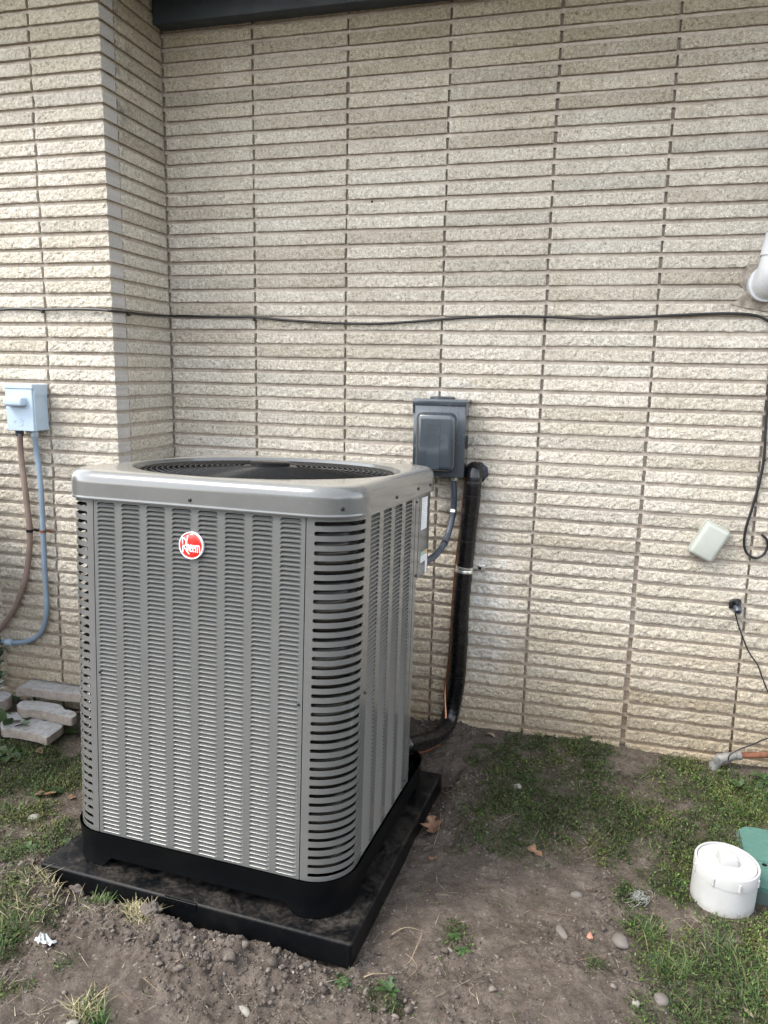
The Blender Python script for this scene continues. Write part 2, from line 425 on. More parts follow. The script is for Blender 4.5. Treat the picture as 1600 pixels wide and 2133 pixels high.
def leafmass(n, seed, ex, ey, z0, z1, size):
    r = np.random.default_rng(seed); d = r.normal(0, 1, (n, 3)); d /= np.linalg.norm(d, axis=1)[:, None]; d *= (r.random(n) ** .4)[:, None]
    c = np.stack([d[:, 0] * ex, d[:, 1] * ey, z0 + (d[:, 2] * .5 + .5) * (z1 - z0)], -1) + r.normal(0, .04, (n, 3)); a = r.uniform(0, 6.28, n); b = r.uniform(-1, 1, n)
    u = np.stack([np.cos(a), np.sin(a), b], -1) * size; v = np.stack([-np.sin(a), np.cos(a), -b * .5], -1) * size * .6
    return fast_mesh('foliage', np.stack([c - u, c + v, c + u, c - v], 1).reshape(-1, 3), (np.arange(n) * 4)[:, None] + np.array([0, 1, 2, 3]))
sb = empty('shrub', (-1.02, -.98, 0), 'leafy green shrub added out of view to shade the brick pier', 'shrub')  # unseen, added so its shade falls on the lower pier and left ground
link('foliage', leafmass(11000, 78, .42, .55, .10, 1.50, .03), sb, simple('shrub_leaf', (.035, .07, .02), .6))
link('stem', mesh('stem', *tube([(0, 0, -.1), (.02, 0, .4), (-.03, .02, .9)], [.03, .024, .012], 8), 180), sb, simple('shrub_bark', (.10, .08, .06), .9))
r = np.random.default_rng(77); hd = empty('hedge', (7.5, -9, 0), 'dark clipped hedge added out of view to block low sky', 'hedge')  # unseen, added to cut low sky light and its reflection in the enamel
n_ = 26000; hx_, hy_, hz_ = r.uniform(-.6, .6, n_), r.uniform(-7, 7, n_), r.uniform(0, 1.9, n_); a_ = r.uniform(0, 6.28, n_); b_ = r.uniform(-1, 1, n_)
u_ = np.stack([np.cos(a_), np.sin(a_), b_], -1) * .07; v_ = np.stack([-np.sin(a_), np.cos(a_), -b_ * .5], -1) * .045; c_ = np.stack([hx_, hy_, hz_], -1)
link('foliage', fast_mesh('foliage', np.stack([c_ - u_, c_ + v_, c_ + u_, c_ - v_], 1).reshape(-1, 3), (np.arange(n_) * 4)[:, None] + np.array([0, 1, 2, 3])), hd, simple('hedge_leaf', (.035, .055, .02), .6))

# ------------------------------------------------------------------ brick walls
S = 0.056861; KG = 50.6; BH = 0.0414; BL = 0.4064; JOINT = .011
def brick_mesh(L, H, D, seed, amp=.0025, nx=60, nz=8, end=0):
    """split-face brick: rough face at y=0 (looking to -y), x 0..L, z 0..H, body to y=D"""
    xs = np.linspace(0, L, nx + 1); zs = np.linspace(0, H, nz + 1)
    X, Z = np.meshgrid(xs, zs, indexing='ij')
    Y = -amp * (fbm(X, Z, .035, 3, seed * 3 + 1) * .7 + fbm(X, Z, .011, 2, seed * 5 + 2) * .75)
    ed = np.minimum(np.minimum(X, L - X) / .0068, np.minimum(Z, H - Z) / .0054)
    Y += .0016 * (1 - np.clip(ed, 0, 1))
    Z = Z + np.where((Z <= 0) | (Z >= H), vnoise(X, Z * 0, .02, seed + 40) * .0009, 0)
    X = X + np.where((X <= 0) | (X >= L), vnoise(Z, X, .012, seed + 60) * .0012, 0)
    V = [tuple(p) for p in np.stack([X, Y, Z], -1).reshape(-1, 3)]
    idx = lambda i, j: i * (nz + 1) + j
    F = [(idx(i, j), idx(i + 1, j), idx(i + 1, j + 1), idx(i, j + 1)) for i in range(nx) for j in range(nz)]
    per = [idx(i, 0) for i in range(nx)] + [idx(nx, j) for j in range(nz)] + [idx(i, nz) for i in range(nx, 0, -1)] + [idx(0, j) for j in range(nz, 0, -1)]
    n = len(V); m = len(per)
    V += [(V[k][0], D, V[k][2]) for k in per]
    F += [(per[b], per[a], n + a, n + b) for a, b in ((a, (a + 1) % m) for a in range(m))]
    F.append(tuple(n + a for a in range(m - 1, -1, -1)))
    return V, F
def brick_data(name, L, n, D=.045, **k):
    out = []
    for i in range(n):
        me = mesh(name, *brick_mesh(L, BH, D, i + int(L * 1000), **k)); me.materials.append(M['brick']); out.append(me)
    return out

wall = empty('brick_wall', (0, 0, 0), 'long cream split-face brick wall with stacked joints behind the air conditioner', 'wall')
mb = MB(); mb.add(*box(-.50, 3.45, .0240, .20, -.3, 3.1))
for k in range(-3, 56): mb.add(*box(-.012, 3.44, .0130, .0236, (KG - k) * S - (S - BH) - .0006, (KG - k) * S + .0006))
mb.obj('mortar', M['mortar'], wall)
full = brick_data('brick', BL - JOINT, 12)
cand = []; hidden = MB()
pit = lambda k, i: random.uniform(-.0012, .0012)
for k in range(-3, 55):
    z = (KG - k) * S
    for i in range(0, 8):
        drift = .012 * max(0, (1.6 - z)) / 1.6 * (i >= 5)
        x = .006 + i * BL + drift + random.uniform(-.0018, .0018)
        me = random.choice(full)
        c = proj([[x + .02, 0, z], [x + BL - .03, 0, z + BH], [x + BL / 2, 0, z + .02]])
        vis = any(-5 < p[0] < 1605 and -5 < p[1] < 2133 for p in c) and z > -.02
        if c[:, 0].max() < 880 and c[:, 1].min() > 985: vis = False
        pos = (x, random.uniform(-.0016, .0016), z + pit(k, i)); rot = (random.uniform(-.006, .006), 0, random.uniform(-.002, .002))
        if z > 2.94: continue
        (cand.append((me, pos, rot)) if vis else hidden.add([(v.co[0] + pos[0], v.co[1] + pos[1], v.co[2] + pos[2]) for v in me.vertices], [tuple(p.vertices) for p in me.polygons]) if i < 7 and z > -.1 else None)
cand.sort(key=lambda c: -c[1][2] if False else 0)
for me, pos, rot in cand[:300]:
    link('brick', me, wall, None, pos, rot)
for me, pos, rot in cand[300:]:
    hidden.add([(v.co[0] + pos[0], v.co[1] + pos[1], v.co[2] + pos[2]) for v in me.vertices], [tuple(p.vertices) for p in me.polygons])
o = hidden.obj('brick_course', M['brick'], wall); o['kind'] = 'stuff'
NB = len(cand)

bump = empty('brick_pier', (0, 0, 0), 'projecting brick pier at the left, its smooth sawn brick ends turning the corner', 'brick pier')
mb = MB(); mb.add(*box(-.620, -.0160, -.4020, .0236, -.3, 3.1))
for k in range(-3, 56): mb.add(*box(-.634, -.0135, -.4120, .0142, (KG - k) * S - (S - BH) - .0006, (KG - k) * S + .0006))
mb.obj('mortar', M['mortar'], bump)
cornerL = []
for i in range(6):
    V, F = brick_mesh(.300, BH, .088, 200 + i, nx=32)
    me = mesh('brick', V, F); me.materials.append(M['brick']); me.materials.append(M['sawn'])
    for p in me.polygons:
        if p.normal.x > .8: p.material_index = 1
    cornerL.append(me)
leftL = brick_data('brick', .332, 6, nx=34); sideL = brick_data('brick', .325, 6, nx=34, amp=.0020)
for k in range(-3, 51):
    z = (KG - k) * S
    sh = -.026 * max(0, 1.75 - z) / 1.5 + random.uniform(-.003, .003)
    dz = random.uniform(-.001, .001); j = lambda: random.uniform(-.0014, .0014)
    me = random.choice(cornerL)
    o = link('brick', me, bump, None, (-.3008 + sh * .0, -.4267 + j(), z + dz)); o.scale = (1 + (-sh) / .3, 1, 1)
    o.location.x = -.3008 + sh
    o = link('brick', random.choice(leftL), bump, None, (-.3008 + sh - JOINT - .332, -.4267 + j(), z + dz))
    o = link('brick', random.choice(sideL), bump, None, (j() * .7, -.331 + random.uniform(-.003, .003), z + dz), (0, 0, RAD(90)))

# roof edge
eave = empty('roof_eave', (0, 0, 2.936), 'dark slate painted eave trim board along the top of the brick wall', 'eave')
link('trim_board', bevbox('trim_board', .004, 3.5, -.072, .01, 0, .16, .003, 2), eave, M['trim'])
link('soffit', mesh('soffit', *box(-1.3, 3.6, -.72, .1, .165, .20)), eave, M['trim'])
link('fascia', mesh('fascia', *box(-1.3, 3.6, -.755, -.722, .12, .30)), eave, M['trim'])

# ------------------------------------------------------------------ air conditioner
UT = Vector((0.81975, -0.85695, 0.05312)); UR = (RAD(-2.798), RAD(-.065), RAD(-2.876))
UM = np.array(Euler(UR, 'XYZ').to_matrix())
def U(p): return np.array(p, float) @ UM.T + np.array(UT)
unit = empty('air_conditioner', UT, 'grey louvred outdoor air conditioning unit with round red badge, on a black pad', 'air conditioner', rot=UR)
Z0 = .110; HB = 1.0164; ZT = Z0 + HB; HF = .454; SEAM = .330; RC = .118

def outline(h, r, n=12, cx=0, cy=0):
    """rounded square, counter-clockwise, list of (x,y,nx,ny)"""
    out = []
    for q, (sx, sy) in enumerate(((1, -1), (1, 1), (-1, 1), (-1, -1))):
        for i in range(n + 1):
            a = (q - 1) * math.pi / 2 + i / n * math.pi / 2
            out.append((cx + sx * (h - r) + r * math.cos(a), cy + sy * (h - r) + r * math.sin(a), math.cos(a), math.sin(a)))
    return out

# louvre column: width L, rows n, mapped by fn(u, v, depth)
def louvre_column(fn, L, rows, z0, pitch=.0127, oh=.0102, flip=False):
    us = [0, .0012, .003, .0055, .009, L / 2, L - .009, L - .0055, L - .003, L - .0012, L]
    def tp(u):
        e = min(u, L - u); return math.sqrt(max(0, 1 - (1 - min(1, e / .009)) ** 2))
    prof = [(0, -.0002), (.08, -.0018), (.16, -.0010), (.25, .0024), (.44, .0050), (.66, .0072)]
    mb = MB()
    for r in range(rows):
        v0 = z0 + r * pitch + (pitch - oh) / 2; c0 = z0 + r * pitch; c1 = c0 + pitch
        V = []; n = len(prof) + 4
        for u in us:
            t = tp(u); zt = v0 + oh * (.18 + .82 * t) if 0 < u < L else v0 + oh * .16
            col = [fn(u, c0, 0), fn(u, v0, 0)] + [fn(u, v0 + (zt - v0) * a, d * (t if d > 0 else min(1, t * 1.4))) for a, d in prof] + [fn(u, zt, 0), fn(u, c1, 0)]
            V += col
        F = []
        for i in range(len(us) - 1):
            for j in range(n - 1):
                if j == n - 3 or j == 1: continue         # open gap above the blade; lip starts on its own edge
                F.append((i * n + j, (i + 1) * n + j, (i + 1) * n + j + 1, i * n + j + 1))
        # flange behind the upper edge
        m = len(V)
        for u in us:
            t = tp(u); zt = v0 + oh * (.18 + .82 * t) if 0 < u < L else v0 + oh * .16
            V.append(fn(u, zt - .0004 * t, .0042 * t + .0003))
        for i in range(len(us) - 1):
            F.append((i * n + n - 2, (i + 1) * n + n - 2, m + i + 1, m + i))
        mb.add(V, F)
    return mb.mesh('louvre_column', 40)
LW = .0617; LG = .0203; ROWS = 79; ZM = (HB - ROWS * .0127) / 2
colmesh = louvre_column(lambda u, v, d: (u, d, v), LW, ROWS, ZM); colmesh.materials.append(M['unit'])
# wide column for the side
sidecol = louvre_column(lambda u, v, d: (u, d, v), .079, ROWS, ZM); sidecol.materials.append(M['unit'])

def louvre_panel(x0, x1, starts, w, cm, label, rot, off):
    """flat sheet strips between columns; local frame: u along x, depth +y, z up; rotated about the unit axis"""
    p = empty_child('louvre_panel', unit, rot, off, label)
    mb = MB(); e = [x0]
    for s in starts: e += [s, s + w]
    e.append(x1)
    for a, b in zip(e[0::2], e[1::2]):
        mb.add([(a, 0, 0), (b, 0, 0), (b, 0, HB), (a, 0, HB)], [(0, 1, 2, 3)])
    s0, s1 = starts[0], starts[-1] + w
    for s in starts:
        mb.add([(s, 0, 0), (s + w, 0, 0), (s + w, 0, ZM), (s, 0, ZM)], [(0, 1, 2, 3)])
        mb.add([(s, 0, HB - ZM), (s + w, 0, HB - ZM), (s + w, 0, HB), (s, 0, HB)], [(0, 1, 2, 3)])
    # folded returns at both sides
    mb.add([(x0, 0, 0), (x0, .012, 0), (x0, .012, HB), (x0, 0, HB)], [(0, 1, 2, 3)])
    mb.add([(x1, 0, 0), (x1, .012, 0), (x1, .012, HB), (x1, 0, HB)], [(0, 1, 2, 3)])
    me = mb.mesh('louvre_panel'); me.materials.append(M['unit'])
    p.data = me
    for s in starts: link('louvre_column', cm, p, None, (s, 0, 0))
    return p
def empty_child(name, parent, rot, off, label=None):
    me = bpy.data.meshes.new(name); o = link(name, me, parent); o.rotation_euler = rot; o.location = off
    if label: o['label'] = label
    return o
g = .0015
st8 = [-SEAM + .0125 + i * (LW + LG) for i in range(8)]
louvre_panel(-SEAM + g, SEAM - g, st8, LW, colmesh, 'front louvred panel of eight columns', (0, 0, 0), (0, -HF, Z0))
louvre_panel(-SEAM + g, SEAM - g, st8, LW, colmesh, None, (0, 0, RAD(-90)), (-HF, 0, Z0))
louvre_panel(-SEAM + g, .25, st8[:7], LW, colmesh, None, (0, 0, RAD(180)), (0, HF, Z0))
# right side: four wide columns then smooth metal
st4 = [-.297 + i * .1115 for i in range(4)]
louvre_panel(-.314, .130, st4, .079, sidecol, 'right side louvred panel of four wide columns', (0, 0, RAD(90)), (HF, 0, Z0))
# service panel
sp = MB(); zc = .835
def quad(a, b, c, d): sp.add([a, b, c, d], [(0, 1, 2, 3)])
quad((HF, .1315, Z0), (HF, .196, Z0), (HF, .196, zc), (HF, .1315, zc))
quad((HF, .1315, zc), (HF, .196, zc), (HF, .196, ZT), (HF, .1315, ZT))
quad((HF, .196, zc), (HF, .335, zc), (HF, .335, ZT), (HF, .196, ZT))
for i in range(8):      # rounded upper rear corner
    a0, a1 = i / 8 * math.pi / 2, (i + 1) / 8 * math.pi / 2; r = .119
    P = lambda a: (HF - r + r * math.cos(a), HF - r + r * math.sin(a))
    quad((*P(a0), zc), (*P(a1), zc), (*P(a1), ZT), (*P(a0), ZT))
quad((HF - .119, HF, zc), (-.25, HF, zc), (-.25, HF, ZT), (HF - .119, HF, ZT))
quad((HF, .196, Z0), (.29, .196, Z0), (.29, .196, zc), (HF, .196, zc))
quad((.29, .196, Z0), (.29, HF, Z0), (.29, HF, zc), (.29, .196, zc))
quad((.29, .196, zc), (HF, .196, zc), (HF, HF - .1, zc), (.29, HF, zc))
quad((HF + .0012, .1315, Z0), (HF + .0012, .1335, Z0), (HF + .0012, .1335, ZT), (HF + .0012, .1315, ZT))
sp.obj('service_panel', M['unit'], unit, 30, True)
for yy in (.160, .207):   # pressed crease lines in the sheet
    link('crease', mesh('crease', *box(HF, HF + .0012, yy, yy + .0022, (Z0 if yy < .19 else zc) + .004, ZT - .01)), unit, M['unit'])

# slotted corner posts
def corner_post(sx, sy, swap):
    """front-right pattern mirrored by sx, sy; swap exchanges x and y"""
    l0 = (HF - RC) - SEAM; la = RC * math.pi / 2; l1 = .137 - RC + .003; L = l0 + la + l1
    def P(s, d=0):
        if s < l0: x, y, nx, ny = SEAM + s, -HF, 0, -1
        elif s < l0 + la:
            a = -math.pi / 2 + (s - l0) / RC; nx, ny = math.cos(a), math.sin(a); x, y = HF - RC + RC * nx, -(HF - RC) + RC * ny
        else: x, y, nx, ny = HF, -(HF - RC) + (s - l0 - la), 1, 0
        x -= nx * d; y -= ny * d
        if swap: x, y = -y, -x
        return x * sx, y * sy
    s0, s1 = .023, .190; er = .005
    ss = sorted(set([0.0013, l0, s0, s0 + .0008, s0 + .002, s0 + er, s1 - er, s1 - .002, s1 - .0008, s1, l0 + la, L - .001] + list(np.linspace(s0 + er, s1 - er, 13))))
    N = 39; pitch = .0258; oh = .0116; zf = .0124; V = []; F = []
    def hole(s):
        if s <= s0 or s >= s1: return None
        e = min(s - s0, s1 - s); t = math.sqrt(max(0, 1 - (1 - min(1, e / er)) ** 2)); return t
    mb = MB()
    for i in range(len(ss) - 1):
        a, b = ss[i], ss[i + 1]
        pa, pb = P(a), P(b); ia, ib = P(a, .0035), P(b, .0035)
        Q = lambda p, z: (p[0], p[1], z)
        if b <= s0 + 1e-9 or a >= s1 - 1e-9:
            zz = [Z0] + [Z0 + zf + k * pitch + oh / 2 for k in range(N)] + [ZT] if (abs(b - s0) < 1e-9 or abs(a - s1) < 1e-9) else [Z0, ZT]
            for z0, z1 in zip(zz, zz[1:]): mb.add([Q(pa, z0), Q(pb, z0), Q(pb, z1), Q(pa, z1)], [(0, 1, 2, 3)])
            continue
        ta, tb = hole(a) or 0, hole(b) or 0
        prev = (Z0, Z0)
        for k in range(N):
            zc_ = Z0 + zf + k * pitch + oh / 2
            la_, lb_ = zc_ - ta * oh / 2, zc_ - tb * oh / 2; ua, ub = zc_ + ta * oh / 2, zc_ + tb * oh / 2
            mb.add([Q(pa, prev[0]), Q(pb, prev[1]), Q(pb, lb_), Q(pa, la_)], [(0, 1, 2, 3)])
            mb.add([Q(pa, la_), Q(pb, lb_), Q(ib, lb_ + .0), Q(ia, la_ + .0)], [(0, 1, 2, 3)])
            mb.add([Q(pa, ua), Q(pb, ub), Q(ib, ub), Q(ia, ua)], [(3, 2, 1, 0)])
            prev = (ua, ub)
        mb.add([Q(pa, prev[0]), Q(pb, prev[1]), Q(pb, ZT), Q(pa, ZT)], [(0, 1, 2, 3)])
    # folded edges into the seams
    for s in (0.0013, L - .001):
        p, q = P(s), P(s, .012); mb.add([(p[0], p[1], Z0), (q[0], q[1], Z0), (q[0], q[1], ZT), (p[0], p[1], ZT)], [(0, 1, 2, 3)])
    me = mb.mesh('corner_post', 40, True)
    link('corner_post', me, unit, M['unit'])
corner_post(1, 1, False); corner_post(-1, 1, False); corner_post(-1, -1, False)

# coil and dark core
ol = outline(HF - .035, .10, 8)
mb = MB(); n = len(ol)
mb.add([(x, y, Z0 + .01) for x, y, _, _ in ol] + [(x, y, ZT - .02) for x, y, _, _ in ol], [(i, (i + 1) % n, n + (i + 1) % n, n + i) for i in range(n)])
me = mb.mesh('condenser_coil', 60)
# leave the recessed rear right corner free
bm = bmesh.new(); bm.from_mesh(me)
for v in bm.verts:
    if v.co.x > .2 and v.co.y > .12: v.co.x = min(v.co.x, .27); v.co.y = min(v.co.y, .40)
bm.to_mesh(me); bm.free()
link('condenser_coil', me, unit, M['coil'])
mb = MB(); mb.add(*box(-.395, .27, -.395, .39, Z0 - .02, Z0 + .02)); mb.obj('drain_floor', M['dark'], unit)
# thin guard rods just behind the corner slots
for sx in (1, -1):
    for k in range(13):
        z = Z0 + .05 + k * .078
        P = [(sx * (HF - .012 - RC + (RC) * math.cos(a)), -(HF - .012 - RC) + RC * math.sin(a), z + .012 * math.sin(3 * a)) for a in np.linspace(-math.pi / 2, 0, 9)]
        link('guard_rod', mesh('guard_rod', *tube(P, .0014, 5), 180), unit, M['coil'])

# base pan with feet
ol = outline(HF + .004, RC + .004, 14)
# insert extra points along straights so the foot cut-outs can be shaped
def densify(ol, step=.012):
    out = []
    for i, p in enumerate(ol):
        q = ol[(i + 1) % len(ol)]; out.append(p); d = math.hypot(q[0] - p[0], q[1] - p[1])
        if d > .1:
            for k in range(1, int(d / step)): t = k / int(d / step); out.append(tuple(p[j] * (1 - t) + q[j] * t for j in range(4)))
    return out
ol = densify(ol)
def foot(x, y):
    s = min(abs(x), abs(y)); return .031 * (1 - float(sstep(.288, .318, s)))
mb = MB(); n = len(ol); V = []
for off, zf in ((-.020, None), (-.006, None), (0, None), (0, .106), (.004, .1125), (-.006, .1125), (-.03, .108)):
    for x, y, nx, ny in ol:
        b = foot(x, y)
        z = (b + (.0 if off <= -.02 else 0)) if zf is None else zf
        if off == -.020: z = b + .03
        if off == -.006: z = b
        if off == 0 and zf is None: z = b + .004
        V.append((x + nx * off, y + ny * off, z))
F = [(r * n + i, r * n + (i + 1) % n, (r + 1) * n + (i + 1) % n, (r + 1) * n + i) for r in range(6) for i in range(n)]
mb.add(V, F); mb.obj('base_pan', M['base'], unit, 40)

# top cover with round opening
ZC = 1.209; ol = densify(outline(HF + .010, RC + .010, 14), .03)
RO = .428
ang = [math.atan2(y, x) for x, y, _, _ in ol]
rings = [(-.002, ZT - .001), (.0, ZT - .001), (.0012, ZT + .003), (0, ZT + .006), (0, ZT + .009), (0, ZC - .038), (0, ZC - .0345)]
for i in range(1, 8):
    a = i / 7 * math.pi / 2; rings.append((-.034 + .034 * math.cos(a), ZC - .034 + .034 * math.sin(a)))
V = []
for off, z in rings:
    for x, y, nx, ny in ol: V.append((x + nx * off, y + ny * off, z))
circ = [(RO + .004, ZC + .0), (RO + .001, ZC - .0005), (RO - .002, ZC - .003), (RO - .006, ZC - .024), (RO - .010, ZC - .030)]
for r, z in circ:
    for i, a in enumerate(ang):
        x, y, nx, ny = ol[i]; rr = r
        # the opening nearly reaches the sides: never beyond the flat part
        V.append((rr * math.cos(a), rr * math.sin(a), z))
n = len(ol); R_ = len(rings) + len(circ)
F = [(r * n + i, r * n + (i + 1) % n, (r + 1) * n + (i + 1) % n, (r + 1) * n + i) for r in range(R_ - 1) for i in range(n)]
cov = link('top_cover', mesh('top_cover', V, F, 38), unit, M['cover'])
# collar + orifice
mb = MB(); mb.add(*lathe([(RO - .0095, ZC - .029), (RO - .016, ZC - .036), (RO - .018, ZC - .22)], 96)); mb.obj('fan_shroud', M['shroud'], unit, 60)
mb = MB(); mb.add(*lathe([(.42, ZC - .24), (.001, ZC - .24)], 48)); mb.obj('inner_floor', M['dark'], unit)
guard = empty_child('fan_guard', unit, (0, 0, 0), (0, 0, 0))
zg = lambda r: ZC - .016 + .018 * max(0, 1 - (r / .415) ** 2) ** .8
mb = MB(); mb.add(*lathe([(.0, 0.016), (.060, .016), (.064, .013), (.064, .004), (.085, .002), (.088, -.001), (.085, -.004), (0, -.004)], 48))
me = mb.mesh('fan_guard', 40); bm = bmesh.new(); bm.from_mesh(me)
for v in bm.verts: v.co.z += zg(.0) - .002
bm.to_mesh(me); bm.free(); me.materials.append(M['wire']); guard.data = me
for k in range(19):
    r = .102 + k * .0170
    P = [(r * math.cos(a), r * math.sin(a), zg(r)) for a in np.linspace(0, 2 * math.pi, 73)[:-1]]
    link('wire_ring', mesh('wire_ring', *tube(P, .0021 if k < 18 else .0034, 6, closed=True), 180), guard, M['wire'])
for k in range(12):
    a = k / 12 * 2 * math.pi + .26
    P = [(r * math.cos(a), r * math.sin(a), zg(r) - .004) for r in np.linspace(.07, .414, 14)]
    link('wire_rib', mesh('wire_rib', *tube(P, .0026, 6), 180), guard, M['wire'])
fan = empty_child('fan', unit, (0, 0, RAD(20)), (0, 0, ZC - .115))
mb = MB(); mb.add(*lathe([(.0, .05), (.05, .05), (.062, .04), (.062, -.03), (0, -.03)], 24)); me = mb.mesh('fan', 40); me.materials.append(M['blade']); fan.data = me
for k in range(3):
    V = []; F = []
    for i, r in enumerate(np.linspace(.05, .385, 9)):
        w = .55 + .35 * i / 8
        for j in range(9):
            t = j / 8 - .5; a = t * w * (1.15 if i < 4 else 1) + .35 * (i / 8) ** 2
            V.append((r * math.cos(a), r * math.sin(a), -t * (.13 - .03 * i / 8) * 1.0 + .01 * math.cos(t * 3)))
    F = [(i * 9 + j, (i + 1) * 9 + j, (i + 1) * 9 + j + 1, i * 9 + j + 1) for i in range(8) for j in range(8)]
    link('fan_blade', mesh('fan_blade', V, F, 180), fan, M['blade'], rot=(0, 0, k * 2 * math.pi / 3))
mb = MB(); mb.add(*lathe([(0, -.03), (.07, -.03), (.075, -.05), (.075, -.12), (0, -.12)], 24)); mb.obj('motor', M['dark'], fan, 40)

# screws
def screw(p, d, r=.0052):
    mb = MB(); mb.add(*lathe([(0, .0035), (r * .55, .0035), (r, .0015), (r, -.001)], 10)); me = mb.mesh('screw', 40)
    q = Vector(d).to_track_quat('Z', 'Y').to_euler(); link('screw', me, unit, M['screw'], p, q)
for x, z in ((-.008, 1.147),): screw((x, -HF - .0105, z), (0, -1, 0))
a = RAD(-48); screw(((HF - RC) + (RC + .0105) * math.cos(a), -(HF - RC) + (RC + .0105) * math.sin(a), 1.150), (math.cos(a), math.sin(a), 0))
for x, z in ((-.318, .616), (.318, .616)): screw((x, -HF - .0005, z), (0, -1, 0), .0045)
for y, z in ((-.094, 1.148), (.145, 1.152), (.301, 1.151)): screw((HF + .0105, y, z), (1, 0, 0))
for y, z in ((-.306, .616), (.150, .121 + .012), (.168, 1.105), (.19, .850)): screw((HF + .0008, y, z), (1, 0, 0), .0045)

# badge
badge = empty_child('badge', unit, (RAD(90), 0, 0), (-.007, -HF - .003, 1.0205), 'round red badge with white rim and lettering')
RB = .0378
mb = MB(); mb.add(*lathe([(RB * .93, -.003), (RB * .93, .0035), (RB * .7, .0048), (RB * .4, .0055), (.0001, .0058)], 48)); me = mb.mesh('badge', 180); me.materials.append(M['red']); badge.data = me
mb = MB(); mb.add(*lathe([(RB, -.003), (RB * 1.0, .0030), (RB * .985, .0050), (RB * .94, .0052), (RB * .915, .0040), (RB * .91, .002)], 48)); mb.obj('rim', M['white'], badge, 180)
def stroke(paths, w):
    mb = MB()
    for P in paths:
        P = np.array([((x - 805) / 335 * RB, (875 - y) / 370 * RB) for x, y in P]); h = w / 335 * RB / 2
        if len(P) > 2: P = spline(np.c_[P, P[:, 0] * 0], 4)[:, :2]
        T = np.gradient(P, axis=0); T /= np.linalg.norm(T, axis=1)[:, None]; N = np.c_[-T[:, 1], T[:, 0]]
        zz = lambda p: .0061 - .0016 * (np.hypot(*p) / RB) ** 2 * 1.6
        V = []
        for p, nn in zip(P, N):
            for s in (1, -1): q = p + nn * h * s; V.append((q[0], q[1], zz(q) + .0006))
            for s in (1, -1): q = p + nn * h * s; V.append((q[0], q[1], zz(q) - .0012))
        F = []
        for i in range(len(P) - 1):
            a, b = i * 4, i * 4 + 4
            F += [(a, a + 1, b + 1, b), (a, b, b + 2, a + 2), (a + 1, a + 3, b + 3, b + 1)]
        e = (len(P) - 1) * 4; F += [(0, 2, 3, 1), (e, e + 1, e + 3, e + 2)]
        mb.add(V, F)
    mb.obj('letter', M['white'], badge)
stroke([[(575, 675), (590, 1062)], [(556, 680), (612, 682), (660, 718), (680, 780), (670, 850), (636, 888), (585, 902)], [(612, 895), (680, 1000), (765, 1108)]], 24)
stroke([[(730, 600), (706, 720), (702, 860), (716, 1022)], [(710, 890), (722, 850), (744, 842), (758, 880), (768, 1026)]], 22)
for dx in (0, 72):
    stroke([[(798, 930), (836, 932), (838, 890), (822, 848), (800, 860), (792, 935), (800, 1005), (818, 1030), (838, 1002)]] if dx == 0 else
           [[(x + dx, y + 5) for x, y in [(798, 930), (836, 932), (838, 890), (822, 848), (800, 860), (792, 935), (800, 1005), (818, 1030), (838, 1002)]]], 20)
stroke([[(942, 850), (948, 1045)], [(947, 900), (962, 854), (984, 862), (992, 920), (996, 1048)], [(994, 900), (1012, 858), (1036, 866), (1048, 930), (1054, 1054)]], 20)

# stickers on the service panel
def sticker(y0, y1, z0, z1, mat, lines=0, horiz=True, band=None):
    o = link('sticker', mesh('sticker', *box(HF + .0006, HF + .0012, y0, y1, z0, z1)), unit, mat)
    for k in range(lines):
        t = (k + .7) / (lines + .4)
        if horiz: b = (y0 + .004, y1 - .004 - (k * 7 % 5) * .004, z0 + (z1 - z0) * t, z0 + (z1 - z0) * t + .0015)
        else: yy = y0 + (y1 - y0) * t; b = (yy, yy + .002, z0 + .006 + (k * 5 % 4) * .004, z1 - .006 - (k * 7 % 5) * .008)
        link('print_line', mesh('print_line', *box(HF + .0012, HF + .0014, *b)), o, M['tape'])
    return o
sticker(.234, .306, 1.000, 1.111, M['sticker'], 12)
s2 = sticker(.243, .330, .884, .921, M['sticker'], 4)
link('print_band', mesh('print_band', *box(HF + .0012, HF + .0015, .243, .312, .908, .921)), s2, M['stgreen'])
link('print_band', mesh('print_band', *box(HF + .0012, HF + .0015, .312, .330, .905, .921)), s2, M['storange'])
sticker(.306, .332, .838, .883, M['sticker'], 3)

# ------------------------------------------------------------------ pad
pad = empty('equipment_pad', UT, 'square black plastic pad under the air conditioner, dusted with dirt', 'equipment pad', rot=UR)
link('slab', bevbox('slab', -.508, .508, -.508, .508, -.078, -.0008, .009, 4), pad, M['pad'])
pl_ = link('size_plate', bevbox('size_plate', -.068, .040, -.5105, -.498, -.0255, -.0022, .0008, 1), pad, M['base'])
def text_mesh(body, size, ext):
    cu = bpy.data.curves.new('t', 'FONT'); cu.body = body; cu.size = size; cu.extrude = ext; cu.resolution_u = 2; cu.space_character = 1.15
    ob = bpy.data.objects.new('t', cu); COL.objects.link(ob)
    dg = bpy.context.evaluated_depsgraph_get(); me = bpy.data.meshes.new_from_object(ob.evaluated_get(dg))
    bpy.data.objects.remove(ob); return me
me = text_mesh('40 X 40 X 3', .0165, .0007); w = max(v.co.x for v in me.vertices)
o = link('lettering', me, pl_, M['pad'], (-.064, -.5108, -.0205), (RAD(90), 0, 0)); o.scale = (.100 / w, 1, 1)
for px, py, r in ((417, 1862, .006), (391, 1867, .004), (470, 1880, .003), (530, 1890, .003), (505, 1888, .003), (190, 1820, .0025), (533, 1893, .0025)):
    pass

